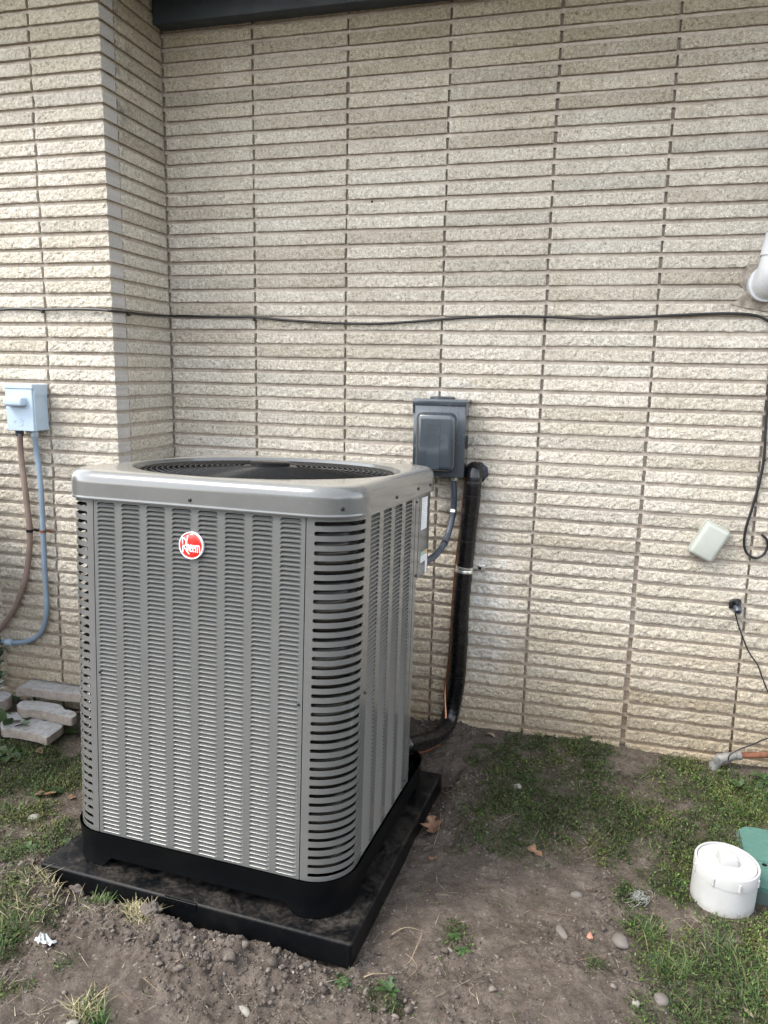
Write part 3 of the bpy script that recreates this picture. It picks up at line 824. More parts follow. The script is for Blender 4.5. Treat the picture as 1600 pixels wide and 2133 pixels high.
# ------------------------------------------------------------------ ground
ph = lambda x, y: UT.z + ((x - UT.x) * UM[2, 0] + (y - UT.y) * UM[2, 1]) / UM[2, 2]   # height of the pad's top plane
def padlocal(x, y):
    dx = x - UT.x; dy = y - UT.y; c, s = math.cos(-UR[2]), math.sin(-UR[2]); return dx * c - dy * s, dx * s + dy * c
def blob(x, y, B):
    out = 0
    for bx, by, r, k in B: out = np.maximum(out, k * np.clip(1.25 - np.hypot(x - bx, y - by) / r, 0, 1))
    return np.clip(out * 1.6, 0, 1)
def gp(px, py, z=.02): p = at(px, py, 2, z); return float(p[0]), float(p[1])
GB = [(*gp(px, py), r, k) for px, py, r, k in (
    (1040, 1600, .13, .75), (1120, 1560, .12, .8), (1210, 1575, .13, .95), (1180, 1640, .22, .95), (1060, 1680, .18, .65), (1130, 1720, .20, .8), (1300, 1700, .17, .85),
    (1400, 1650, .14, .8), (1480, 1650, .2, 1), (1560, 1690, .24, 1), (1500, 1740, .22, 1), (1390, 1760, .18, 1), (1280, 1760, .13, .8), (1400, 1830, .10, .9), (1600, 1800, .2, .9),
    (1420, 1860, .07, .6), (1310, 1860, .06, .7), (1345, 1930, .07, .9), (1400, 2000, .11, 1), (1520, 1990, .15, .9), (1590, 1930, .15, .7), (1580, 2060, .14, .9), (1480, 2090, .12, .8), (1350, 2110, .06, .5),
    (1000, 1740, .08, .4), (960, 1760, .05, .3), (940, 1930, .05, .5), (975, 1955, .04, .4), (780, 2050, .05, .5), (700, 2020, .04, .45), (1240, 2010, .05, .3), (820, 2075, .03, .4),
    (60, 1570, .17, 1), (120, 1620, .14, 1), (0, 1620, .2, 1), (60, 1700, .10, .7), (60, 1770, .12, .9), (130, 1740, .10, .9), (0, 1760, .1, .8), (20, 1880, .10, 1), (90, 1900, .07, .8),
    (0, 1950, .08, 1), (120, 1840, .05, .6), (210, 1890, .035, .8), (280, 1900, .04, .5), (180, 2090, .045, .7), (10, 2060, .06, .5), (130, 1990, .04, .3))]
def ground_parts(x, y):
    lx, ly = padlocal(x, y)
    z = .052 * sstep(-.95, 0, y) + .055 * sstep(.25, -.35, x) * sstep(-1.35, -.6, y)
    z = z + .013 * fbm(x, y, .42, 3, 5)
    # loose dug soil heaped before the pad, settling to the right
    dfront = -.508 - ly
    heap = np.exp(-((dfront - .075) / .06) ** 2) * sstep(.55, .25, lx) * sstep(-.75, -.45, lx)
    z = z + .030 * heap * (1 + .6 * fbm(x, y, .09, 2, 11))
    z = z + .055 * np.exp(-((lx + .56) ** 2 + (ly + .50) ** 2) / .012)
    bb = blob(x, y, GB); grass = np.clip(bb * (.95 + .45 * fbm(x, y, .16, 2, 23)) + .35 * fbm(x, y, .06, 3, 21) * (bb > .05), 0, 1)
    loose = np.clip(heap * 1.4 + .8 * np.exp(-((ly + .55) / .12) ** 2) * (np.abs(lx) < .7) + .55 * sstep(-.05, .45, fbm(x, y, .22, 2, 33)) + .12, 0, 1)
    rough = fbm(x, y, .11, 2, 17) * .0050 + fbm(x, y, .055, 3, 7) * .0052 + fbm(x, y, .016, 3, 9) * .0036
    z = z + rough * (.55 + 1.5 * loose)
    cl = np.abs(vnoise(x, y, .022, 50)) + .6 * np.abs(vnoise(x, y, .011, 53))
    z = z + .0075 * loose * cl
    # trench along the pad
    d = np.maximum(np.abs(lx) - .508, np.abs(ly) - .508)
    t = sstep(.085, .004, d) * np.where((lx < -.40) & (ly < -.3), .0, 1)
    t = np.where((dfront > 0), sstep(.05, .004, d) * sstep(-.52, -.38, lx), t)
    t = np.where(lx < -.45, t * .35 * sstep(-.5, .5, ly), t)
    tz = ph(x, y) - .068 + rough
    z = z * (1 - t) + np.minimum(z, tz) * t
    inside = (np.abs(lx) < .50) & (np.abs(ly) < .50)
    z = np.where(inside, np.minimum(z, ph(x, y) - .06), z)
    z = np.where(np.abs(x) + np.abs(y) > 12, -.02, z)
    dark_soil = np.clip(.55 * np.exp(-((y + .35) / .35) ** 2) * sstep(.9, 1.3, x) * sstep(2.0, 1.5, x) + .4 * sstep(.05, .0, d) + .25 * fbm(x, y, .3, 3, 44), 0, 1)  # darker between unit and wall and along the pad edge, plus random patches
    return z, grass, dark_soil, loose
def ground_z(x, y): return ground_parts(np.array([float(x)]), np.array([float(y)]))[0][0]
fx = np.arange(-1.0, 3.05, .0062); fy = np.arange(-2.05, .02, .0062)
xs = np.concatenate([[-80, -30, -10, -5, -3, -2, -1.4, -1.15], fx, [3.2, 3.6, 4.5, 6, 10, 30, 80]])
ys = np.concatenate([[-80, -40, -20, -10, -6, -4, -3, -2.5, -2.2], fy, [.08, .3]])
X, Y = np.meshgrid(xs, ys, indexing='ij')
Zg, Gg, Wg, Lg = ground_parts(X, Y)
ii = np.arange(len(xs) * len(ys)).reshape(len(xs), len(ys))
F = np.stack([ii[:-1, :-1], ii[1:, :-1], ii[1:, 1:], ii[:-1, 1:]], -1).reshape(-1, 4)
me = fast_mesh('ground', np.stack([X, Y, Zg], -1).reshape(-1, 3), F)
vcol(me, np.stack([Gg, Wg, Lg], -1).reshape(-1, 3)); me.shade_smooth()
prop(link('ground', me, None, M['soil']), kind='structure', label='bare brown soil with mossy turf patches')

def in_view(x, y, m=40):
    p = proj(np.stack([x, y, np.zeros_like(x) + .02], -1)); return (p[:, 0] > -m) & (p[:, 0] < 1600 + m) & (p[:, 1] > 1350) & (p[:, 1] < 2133 + 2 * m)
def free_spot(x, y, m=.0):
    lx, ly = padlocal(x, y); ok = ~((np.abs(lx) < .512 + m) & (np.abs(ly) < .512 + m))
    ok &= ~((x < .02) & (y > -.44)) & (y < -.006)
    ok &= np.hypot(x - 2.31, y + .80) > .105
    ok &= ~((x > -.85) & (x < -.08) & (y > -.70) & (y < -.43))
    ok &= ~((x > 2.40) & (y > -.81) & (y < -.47))
    return ok
def scatter(n, seed, dens):
    r = np.random.default_rng(seed); x = r.uniform(-.95, 2.95, n); y = r.uniform(-1.95, 0, n)
    z, g_, w, l = ground_parts(x, y); k = (r.random(n) < dens(x, y, g_, w, l)) & free_spot(x, y) & in_view(x, y)
    return x[k], y[k], z[k], g_[k], w[k], l[k], r
def blades(name, x, y, z, h, w, lean, az, C, mat, label, segs=3, droop=.5):
    n = len(x); r = np.random.default_rng(len(x)); V = []; cs = []
    dx, dy = np.cos(az), np.sin(az); sx, sy = -dy, dx
    pts = []
    for i in range(segs + 1):
        t = i / segs; hor = h * (np.sin(lean) * t + droop * t * t * .5); ver = h * np.cos(lean) * t * (1 - droop * .35 * t)
        ww = w * (1 - t) ** .6 * .5 if i < segs else w * 0
        cx, cy, cz = x + dx * hor, y + dy * hor, z - .002 + ver
        if i < segs: pts += [np.stack([cx + sx * ww, cy + sy * ww, cz], -1), np.stack([cx - sx * ww, cy - sy * ww, cz + ww * .3], -1)]
        else: pts += [np.stack([cx, cy, cz], -1)]
    P = np.stack(pts, 1); k = P.shape[1]; base = (np.arange(n) * k)[:, None]
    f = []
    for i in range(segs - 1): a = 2 * i; f += [[a, a + 1, a + 3], [a, a + 3, a + 2]]
    a = 2 * (segs - 1); f += [[a, a + 1, a + 2]]
    F = (base[:, :, None] + np.array(f)[None]).reshape(-1, 3)
    me = fast_mesh(name, P.reshape(-1, 3), F); vcol(me, np.repeat(C, k, 0)); me.shade_smooth()
    return prop(link(name, me, None, mat), label, name.replace('_', ' '), kind='stuff')
def leaves(name, x, y, z, s, C, mat, label, tilt=.7):
    """tiny oval leaves: four-corner faces in random attitudes"""
    n = len(x); r = np.random.default_rng(n + 1); az = r.uniform(0, 6.283, n); ti = r.normal(0, tilt, n); tj = r.normal(0, tilt * .6, n)
    a = np.stack([np.cos(az) * np.cos(ti), np.sin(az) * np.cos(ti), np.sin(ti)], -1)
    b = np.stack([-np.sin(az) * np.cos(tj), np.cos(az) * np.cos(tj), np.sin(tj)], -1)
    c = np.stack([x, y, z], -1); s = s[:, None]
    P = np.stack([c - a * s, c + b * s * .45, c + a * s, c - b * s * .45], 1)
    F = (np.arange(n) * 4)[:, None] + np.array([0, 1, 2, 3])
    me = fast_mesh(name, P.reshape(-1, 3), F); vcol(me, np.repeat(C, 4, 0))
    return prop(link(name, me, None, mat), label, name.replace('_', ' '), kind='stuff')
def pal(r, n, cols, var=.25):
    cols = np.array(cols); i = r.integers(0, len(cols), n); return cols[i] * (1 + r.uniform(-var, var, (n, 1)))

# low mossy ground cover
x, y, z, g_, w, l, r = scatter(560000, 1, lambda x, y, g_, w, l: (.006 + g_ ** 1.3) * (.30 + .70 * (vnoise(x, y, .028, 70) > -.25)))
n = len(x); hgt = np.abs(r.normal(0, .008, n)) * (.4 + g_) * (1 + .8 * vnoise(x, y, .04, 71)) + .001
patchy = vnoise(x, y, .12, 80)[:, None]
C = pal(r, n, [(.018, .034, .008), (.028, .052, .010), (.045, .080, .014), (.042, .040, .018), (.066, .056, .030), (.014, .026, .007), (.070, .110, .024)], .35)
C = C * (1 + .35 * patchy) * (1 + .4 * sstep(1.9, 2.4, x))[:, None] + np.array([.035, .016, .0]) * np.clip(patchy, 0, 1) * .7
leaves('ground_cover', x, y, z + hgt, r.uniform(.0024, .0066, n), C, M['moss'], 'low mossy green ground cover over the soil')
NM = n
# grass blades
x, y, z, g_, w, l, r = scatter(150000, 2, lambda x, y, g_, w, l: .8 * np.clip(g_ - .22, 0, 1) ** 1.1 * (vnoise(x, y, .06, 90) > -.1))
n = len(x)
tall = np.where(x > 2.05, 1.25, 1.0) * np.where(x < .4, 1.2, 1)
C = pal(r, n, [(.030, .064, .013), (.045, .090, .018), (.024, .052, .011), (.068, .112, .026), (.12, .115, .05)])
blades('grass', x, y, z, r.uniform(.010, .034, n) * tall, r.uniform(.0012, .0026, n), r.uniform(.1, 1.1, n), r.uniform(0, 6.28, n), C, M['grass'], 'short green grass among the ground cover')
# long tufts
tx = []; ty = []; tt = []
rr = np.random.default_rng(5)
for px, py, sp, cnt, kind in ((30, 1900, .07, 130, 0), (0, 1940, .07, 130, 0), (70, 1890, .07, 80, 1), (110, 1870, .07, 60, 1), (210, 1885, .02, 90, 0), (280, 1900, .03, 130, 1), (300, 1925, .03, 90, 1), (180, 2090, .03, 110, 1),
                              (200, 2110, .02, 80, 0), (1350, 1935, .05, 90, 0), (1420, 2010, .045, 150, 0), (1380, 2010, .03, 60, 0), (1540, 1990, .08, 120, 0), (1560, 2060, .07, 90, 0), (1500, 1960, .06, 50, 0), (1450, 2090, .07, 60, 0), (1585, 1690, .07, 160, 0),
                              (1550, 1700, .06, 120, 0), (1600, 1680, .05, 100, 0), (100, 1650, .06, 70, 0), (20, 1690, .05, 60, 0), (60, 1540, .06, 60, 0), (1300, 1575, .08, 60, 0)):
    bx, by = gp(px, py); tx.append(rr.normal(bx, sp * .55, cnt)); ty.append(rr.normal(by, sp * .5, cnt)); tt.append(np.full(cnt, kind))
tx, ty, tt = map(np.concatenate, (tx, ty, tt)); k = free_spot(tx, ty); tx, ty, tt = tx[k], ty[k], tt[k]
tz = ground_parts(tx, ty)[0]; n = len(tx)
C = np.where(tt[:, None] == 1, pal(rr, n, [(.26, .22, .12), (.32, .28, .17), (.17, .16, .08)]), pal(rr, n, [(.036, .078, .016), (.056, .112, .022), (.026, .058, .013), (.12, .125, .05)]))
blades('tall_grass', tx, ty, tz, rr.uniform(.02, .066, n), rr.uniform(.0018, .0034, n), rr.uniform(.1, 1.0, n), rr.uniform(0, 6.28, n), C, M['grass'], 'longer grass tufts, some gone to straw', 4, .9)
# straw and dead stems lying about
x, y, z, g_, w, l, r = scatter(52000, 3, lambda x, y, g_, w, l: .05 + .12 * np.exp(-((g_ - .45) / .25) ** 2) + .10 * (x < .6))
ex, ey = [], []
for px, py, sp, cnt in ((1230, 1775, .05, 60), (1460, 1940, .09, 160), (1330, 1860, .03, 50), (290, 1905, .05, 120), (210, 1915, .05, 80), (60, 2110, .05, 40), (60, 1850, .08, 120), (40, 1710, .08, 60), (1180, 1555, .1, 30), (1500, 1620, .06, 40), (960, 1640, .08, 40)):
    bx, by = gp(px, py); ex.append(rr.normal(bx, sp * .6, cnt)); ey.append(rr.normal(by, sp * .5, cnt))
ex, ey = map(np.concatenate, (ex, ey)); k = free_spot(ex, ey); ex, ey = ex[k], ey[k]; ez = ground_parts(ex, ey)[0]
x = np.concatenate([x, ex]); y = np.concatenate([y, ey]); z = np.concatenate([z, ez]); n = len(x)
C = pal(r, n, [(.24, .20, .14), (.31, .27, .20), (.15, .115, .08), (.08, .06, .045), (.20, .18, .115)], .3)
blades('straw', x, y, z + .004, r.uniform(.008, .042, n) * np.where(r.random(n) < .12, 1.7, 1), r.uniform(.0007, .0019, n), r.uniform(1.25, 1.65, n), r.uniform(0, 6.28, n), C, M['straw'], 'scattered dead stems and straw on the soil', 3, .12)
# soil crumbs
x, y, z, g_, w, l, r = scatter(150000, 4, lambda x, y, g_, w, l: (.05 + .45 * l ** 2) * (1 - .8 * g_))
n = len(x); s = np.minimum(.0075, .0011 * np.exp(np.abs(r.normal(0, .58, n)))) * (1 + .8 * l); s = np.where((r.random(n) < .02) & (l > .6), s * r.uniform(1.6, 2.8, n), s)
V0, F0 = icosphere(1); V0 = np.array(V0)
jit = 1 + .42 * r.standard_normal((16, len(V0), 1)); vi = r.integers(0, 16, n)
az = r.uniform(0, 6.28, n); ca, sa = np.cos(az)[:, None], np.sin(az)[:, None]
P = V0[None] * jit[vi] * (s[:, None, None]) * np.stack([r.uniform(.7, 1.3, n), r.uniform(.7, 1.3, n), r.uniform(.6, 1.0, n)], -1)[:, None, :]
P = np.stack([P[..., 0] * ca - P[..., 1] * sa, P[..., 0] * sa + P[..., 1] * ca, P[..., 2]], -1) + np.stack([x, y, z + s * .35], -1)[:, None, :]
F = ((np.arange(n) * len(V0))[:, None, None] + F0[None]).reshape(-1, 3)
me = fast_mesh('soil_crumbs', P.reshape(-1, 3), F)
C = pal(r, n, [(.095, .078, .066), (.118, .098, .083), (.070, .056, .047), (.145, .124, .106), (.085, .070, .059)], .2); C[r.random(n) < .004] = (.30, .28, .25)
vcol(me, np.repeat(C, len(V0), 0))
prop(link('soil_crumbs', me, None, M['crumb']), 'loose crumbs of dug soil heaped in front of the black pad', 'soil', kind='stuff')
NC = n

# ------------------------------------------------------------------ things on the ground
def rock(name, px, py, sx, sy, sz, mat, label, cat, seed, rotz=0, sub=3, rough=.12, sink=.35, z=None, flat=False):
    x, y = gp(px, py); zz = ground_z(x, y) if z is None else z
    V, F = icosphere(sub); r = np.random.default_rng(seed)
    k = 1 + rough * (vnoise(V[:, 0] + seed, V[:, 1] + V[:, 2] * 1.7, .9, seed) + .4 * vnoise(V[:, 0] + V[:, 2], V[:, 1], .35, seed + 2) + (.55 * vnoise(V[:, 0] * 1.3 + V[:, 1], V[:, 2] - V[:, 0] * .6, .22, seed + 5) + .35 * vnoise(V[:, 1] - V[:, 2], V[:, 0] + V[:, 2], .11, seed + 7) if rough > .2 else 0))
    V = V * k[:, None] * np.array([sx, sy, sz])
    me = mesh(name, V, [tuple(map(int, f)) for f in F], None if flat else 180)
    o = link(name, me, None, mat, (x, y, zz + sz * (1 - 2 * sink)), (0.1, .05, rotz)); prop(o, label, cat); return o
rock('stone', 1293, 1955, .021, .027, .017, M['stone'], 'smooth brown-grey oval stone right of the orange chip', 'stone', 1, .5)
rock('stone', 1378, 2078, .021, .018, .016, M['stone'], 'round grey stone low at the right, at the edge of a grass tuft', 'stone', 2, .2)
rock('stone', 1201, 1861, .018, .012, .011, M['stone'], 'flat reddish-brown pebble half sunk in the bare soil', 'stone', 3, .1)
rock('stone', 1077, 1652, .017, .013, .012, M['stonep'], 'pale stone in the shaded turf right of the pad', 'stone', 4, .3)
rock('stone', 1325, 2092, .010, .010, .008, M['stonep'], 'small pale pebble beside the round grey stone', 'stone', 5)
rock('stone', 72, 1703, .022, .014, .012, M['stonep'], 'pale elongated stone left of the unit below the fallen leaves', 'stone', 6, .5)
rock('stone', 510, 2088, .022, .010, .009, M['stonep'], 'pale bone-shaped stone at the bottom centre of the bare soil', 'stone', 7, -.4)
rock('stone', 1170, 1935, .012, .026, .009, M['stone'], 'grey sliver of stone lying in the soil furrow', 'stone', 8, .6)
rock('stone', 935, 1962, .012, .009, .008, M['stonep'], 'tan pebble beside the root right of the pad corner', 'stone', 9)
rock('stone', 1530, 1950, .008, .007, .006, M['stonep'], 'tiny pale pebble in the dry grass below the white cleanout', 'stone', 10)
rock('stone', 150, 2120, .016, .012, .009, M['stonep'], 'whitish stone at the bottom left by the straw tuft', 'stone', 14, .3)
rock('soil_clod', 315, 1918, .028, .024, .024, M['clod'], 'big grey-brown lump of soil in front of the pad', 'soil clod', 11, .2, 4, .34, .28)
rock('soil_clod', 165, 1852, .024, .020, .018, M['clod'], 'crumbly dark lump of soil against the left of the pad', 'soil clod', 12, .2, 4, .3, .3)
rock('soil_clod', 392, 1930, .013, .012, .012, M['clod'], 'small round lump of soil leaning over the pad trench', 'soil clod', 13, .2, 4, .3, .2)
for i_, (a_, b_, c_, d_) in enumerate(((232, 1893, .011, 'flat soil lump in the gap between straw tufts and pad'), (448, 1948, .012, 'soil lump leaning at the trench below the size plate'), (500, 1962, .015, 'broad soil lump at the trench middle'), (575, 1985, .012, 'soil lump near the pad corner, in the loose heap'),
        (365, 1965, .014, 'soil lump just below the biggest clod'), (640, 2003, .010, 'small soil lump nearest the pad corner'), (130, 1880, .014, 'soil lump between the dry grass and the pad'), (430, 2000, .011, 'lone soil lump down the slope of the heap'))):
    rock('soil_clod', a_, b_, c_ * 1.15, c_ * .95, c_ * .8, M['clod'], d_, 'soil clod', 30 + i_, i_ * .7, 4, .42, .34)
rock('brick_chip', 1229, 1945, .009, .017, .005, M['chip'], 'orange sliver of brick standing in the soil', 'brick chip', 15, .1, 1, .25, .2, flat=True)
def curved_leaf(name, px, py, L, W, rot, mat, label, cat, curl=.35, lobes=0, tip=None, group=None, lift=.006):
    x, y = gp(px, py); z = ground_z(x, y); nx = 12; V = []; F = []
    for i in range(nx + 1):
        t = i / nx; w = W * math.sin(math.pi * min(1, t ** .8)) ** .8 * (1 + (.55 * math.sin(t * math.pi * lobes) if lobes else 0)) * .5 + .0006
        for s in (-1, -.5, 0, .5, 1):
            V.append(((t - .5) * L, s * w, curl * L * (t - .5) ** 2 * 1.2 + abs(s) ** 1.6 * w * .55 + .002 * math.sin(9 * t + 4 * s)))
    F = [(i * 5 + j, (i + 1) * 5 + j, (i + 1) * 5 + j + 1, i * 5 + j + 1) for i in range(nx) for j in range(4)]
    o = link(name, mesh(name, V, F, 180), None, mat, (x, y, z + lift), (random.uniform(-.3, .3), random.uniform(-.25, .25), rot))
    m = o.modifiers.new('thickness', 'SOLIDIFY'); m.thickness = .0006
    return prop(o, label, cat, group)
curved_leaf('dry_leaf', 902, 1712, .085, .055, 1.9, M['leafb'], 'curled tan lobed oak leaf just right of the pad', 'dead leaf', .5, 5)
curved_leaf('dry_leaf', 903, 1777, .03, .02, .6, M['leafb'], 'small crumpled reddish leaf below the oak leaf', 'dead leaf', .5, 3)
curved_leaf('dry_leaf', 1114, 1778, .055, .034, -.5, M['leafb'], 'tan dead leaf in the middle of the bare soil', 'dead leaf', .3, 3)
curved_leaf('dry_leaf', 1372, 1724, .030, .014, -.4, M['leafb'], 'tan dead leaf on the green turf left of the white cleanout', 'dead leaf', .3)
curved_leaf('dry_leaf', 95, 1660, .075, .036, .4, M['leafb'], 'rust-brown leaf at the left under a green leaf', 'dead leaf', .3, 3)
curved_leaf('dry_leaf', 85, 1583, .04, .024, -.3, M['leafb'], 'rust-brown leaf in the grass below the concrete edging', 'dead leaf', .2)
curved_leaf('dry_leaf', 1562, 2103, .035, .010, -.9, M['root'], 'pale yellow sliver of leaf at the lower right', 'dead leaf', .3)
curved_leaf('dry_leaf', 150, 1660, .03, .02, .9, M['leafb'], 'small brown leaf close to the left base of the unit', 'dead leaf', .2)
curved_leaf('bark_chip', 1022, 1551, .085, .024, -.35, M['root'], 'pale curved bark strip under the weed by the wall', 'bark', -.9, 0)
x, y = gp(95, 1957); z = ground_z(x, y); V = []; F = []
r = np.random.default_rng(9)
for i in range(9):
    for j in range(5): V.append(((i - 4) * .0075, (j - 2) * .006, .006 + .005 * r.standard_normal()))
F = [(i * 5 + j, (i + 1) * 5 + j, (i + 1) * 5 + j + 1, i * 5 + j + 1) for i in range(8) for j in range(4)]
o = link('plastic_scrap', mesh('plastic_scrap', V, F), None, M['film'], (x, y, z + .006), (0, 0, -.15)); prop(o, 'crumpled scrap of white plastic in the left grass', 'litter')
# roots and twigs
def twig(name, pts, r0, mat, label, cat, group=None, n=6, z0=.004):
    P = []
    for px, py, dz in pts:
        x, y = gp(px, py); P.append((x, y, ground_z(x, y) + z0 + dz))
    P = spline(P, 4); R = np.linspace(r0 * .6, r0 * .2, len(P)) * (1 + .25 * np.sin(np.arange(len(P)) * 2.1))
    return prop(link(name, mesh(name, *tube(P, R, n), 180), None, mat), label, cat, group)
twig('root', [(813, 1936, 0), (835, 1927, .006), (855, 1925, .006), (880, 1927, 0)], .0032, M['root'], 'pale root curving off the pad corner, upper left one', 'root')
twig('root', [(880, 1930, .004), (876, 1945, .006), (866, 1966, .006), (855, 1980, .0), (840, 1985, .0)], .0032, M['root'], 'pale forked root running down between soil and weeds', 'root')
twig('root', [(758, 2016, 0), (780, 2012, .006), (812, 2010, .002)], .0042, M['root'], 'thick pale root lying flat below the pad corner', 'root')
twig('root', [(845, 1968, 0), (862, 1982, .004), (868, 2000, .002), (842, 2022, 0)], .002, M['root'], 'thin dark-tipped rootlet looping by the pale roots', 'root')
twig('root', [(905, 1750, .0), (915, 1725, .008), (917, 1690, .006), (905, 1665, 0)], .0018, M['root'], 'thin arching root beside the curled oak leaf', 'root')
twig('root', [(1000, 2035, .0), (978, 2048, .006), (990, 2060, .008), (1000, 2075, 0)], .0020, M['root'], 'small yellow crooked stem in the bare soil', 'root')
twig('twig', [(910, 1978, 0), (920, 1995, .004), (933, 2023, 0)], .0014, M['root'], 'straight pale stem lying right of the roots', 'twig')
twig('twig', [(1385 - 180, 2000, 0), (1240, 1995, .004), (1268, 1990, .002)], .0016, M['leafb'], 'brown twig below the orange brick sliver', 'twig')
twig('twig', [(300, 2030, 0), (325, 2052, .004), (358, 2067, 0)], .0014, M['root'], 'long bent straw stem on the lower left soil', 'twig')
twig('twig', [(366, 2014, 0), (392, 2003, .003)], .0020, M['root'], 'short straight straw on the soil below the size plate', 'twig')
twig('twig', [(255, 2055, 0), (275, 2080, .004), (290, 2095, 0)], .0013, M['leafb'], 'thin dark curved stem left of the pale stone', 'twig')
twig('twig', [(1035, 1720, 0), (1075, 1705, .004), (1100, 1712, 0)], .0012, M['root'], 'thin pale stem in the shaded soil between wall and leaf', 'twig')
# fuzzy grey nest of fibres
x0, y0 = gp(1330, 1868); z0 = ground_z(x0, y0); mb = MB(); r = np.random.default_rng(12)
for k in range(46):
    a = r.uniform(0, 6.28); c = r.normal(0, .014, 3); rad = r.uniform(.006, .02)
    P = [(x0 + c[0] + rad * math.cos(a + t), y0 + c[1] * .8 + rad * math.sin(a + t), z0 + .010 + abs(c[2]) * .5 + .006 * math.sin(2 * t + a)) for t in np.linspace(0, r.uniform(2, 4.5), 9)]
    mb.add(*tube(P, .0007, 4))
prop(mb.obj('fibre_tangle', simple('grey_fibre', (.25, .25, .23), .8), None), 'tangle of grey fibres in the turf left of the white cleanout', 'fibre tangle')

# weeds: thing > leaf
WEEDC = [(.034, .066, .020), (.048, .082, .026), (.030, .054, .022)]
def weed(px, py, n, L, W, label, up=.5, lobed=False, seed=0, z=None, group=None, y=None, name='weed'):
    if y is None: x, yy = gp(px, py)
    else: p = at(px, py, 1, y); x, yy = float(p[0]), y
    zz = ground_z(x, yy) if z is None else z
    root = empty(name, (x, yy, zz), label, 'weed', group); r = np.random.default_rng(seed)
    for k in range(n):
        az = k / n * 6.283 + r.uniform(-.35, .35); l = L * r.uniform(.65, 1.1); el = up * r.uniform(.6, 1.3); V = []; nx = 9
        for i in range(nx + 1):
            t = i / nx; w = W * (math.sin(math.pi * t ** 1.25) ** .8 * .5 if t < 1 else 0) + .0011 * (1 - t)
            if lobed: w *= 1 + .55 * math.sin(t * 6 * math.pi)
            d = l * t; zz_ = l * (math.sin(el) * t - .55 * t * t * (1 if up < .8 else .5)) ; dd = d * math.cos(el)
            for s in (-1, 0, 1): V.append((dd * math.cos(az) - s * w * math.sin(az), dd * math.sin(az) + s * w * math.cos(az), .004 + zz_ + abs(s) * w * .35))
        F = [(i * 3 + j, (i + 1) * 3 + j, (i + 1) * 3 + j + 1, i * 3 + j + 1) for i in range(nx) for j in range(2)]
        me = mesh('leaf', V, F, 180); vcol(me, np.repeat(pal(r, 1, WEEDC), len(V), 0)); link('leaf', me, root, M['weed'])
    return root
weed(1042, 1522, 9, .055, .016, 'bright green rosette weed against the wall foot above the bark strip', .9, True, 1)
weed(1180, 1555, 7, .045, .014, 'low dandelion-leaved weed at the wall right of the rosette', .5, True, 2)
weed(1220, 1560, 7, .045, .013, 'second low weed along the wall foot, in the turf', .5, True, 3)
weed(1320, 1568, 8, .055, .014, 'spreading weed at the wall under the stacked joint', .5, True, 4)
weed(1400, 1574, 8, .055, .014, 'spreading weed at the wall left of the old iron pipe elbow', .5, True, 5)
weed(1588, 1592, 10, .125, .034, 'large lobed bright green weed at the right edge by the rusty pipe', 1.0, True, 6)
weed(1590, 1640, 6, .09, .020, 'lobed weed at the right edge in front of the rusty pipe', .6, True, 7)
weed(18, 1545, 9, .16, .040, 'big dock weed with long leaves between the edging stones at left', .9, False, 8)
weed(75, 1500, 6, .07, .012, 'dark grassy weed growing between two edging stones', 1.3, False, 9)
weed(30, 1478, 6, .12, .045, 'broad-leaved weed beside the left edging stone', .7, False, 10)
weed(20, 1590, 6, .10, .036, 'grey-green broad-leaved weed overlapping the front edging stone', .6, False, 11)
weed(145, 1545, 4, .05, .022, 'small pale-leaved plant tucked by the unit corner', .8, False, 12)
weed(95, 1650, 3, .075, .030, 'three pale green leaves lying over the rust-brown leaf', .35, False, 13)
weed(135, 1755, 7, .035, .016, 'round-leaved clover near the left corner of the pad', .8, False, 14)
weed(60, 1775, 7, .035, .016, 'round-leaved clover at the left edge of the turf', .8, False, 15)
weed(1530, 1897, 9, .030, .012, 'tiny sprig growing against the white cleanout', 1.3, False, 16)
weed(950, 1935, 9, .030, .009, 'small weed in the soil right of the pad corner, upper one', .5, True, 17)
weed(965, 1965, 9, .030, .009, 'small weed in the soil right of the pad corner, lower one', .5, True, 18)
weed(715, 2032, 9, .030, .009, 'small weed at the foot of the pad corner', .6, True, 19)
weed(810, 2055, 10, .045, .011, 'pale weed below the thick root', .8, True, 20)
weed(1425, 1835, 6, .035, .014, 'bright weed touching the left of the white cleanout', .7, False, 21)
weed(1540, 1655, 8, .05, .016, 'bright weed where the thin black wire enters the grass', .8, True, 22)
# climbing green at the far left of the pier
for k in range(7):
    weed(-6 + 5 * (k % 2), 1340 + 25 * k, 6, .055, .035, ('lowest', 'second lowest', 'third lowest', 'middle', 'third highest', 'second highest', 'topmost')[6 - k] + ' ivy-like sprig at the left edge beside the brick pier', 1.0, False, 60 + k, z=float(at(0, 1345 + 22 * k, 1, -.45)[2]), group='sprigs at the left edge of the pier', y=-.47, name='climbing_sprig')

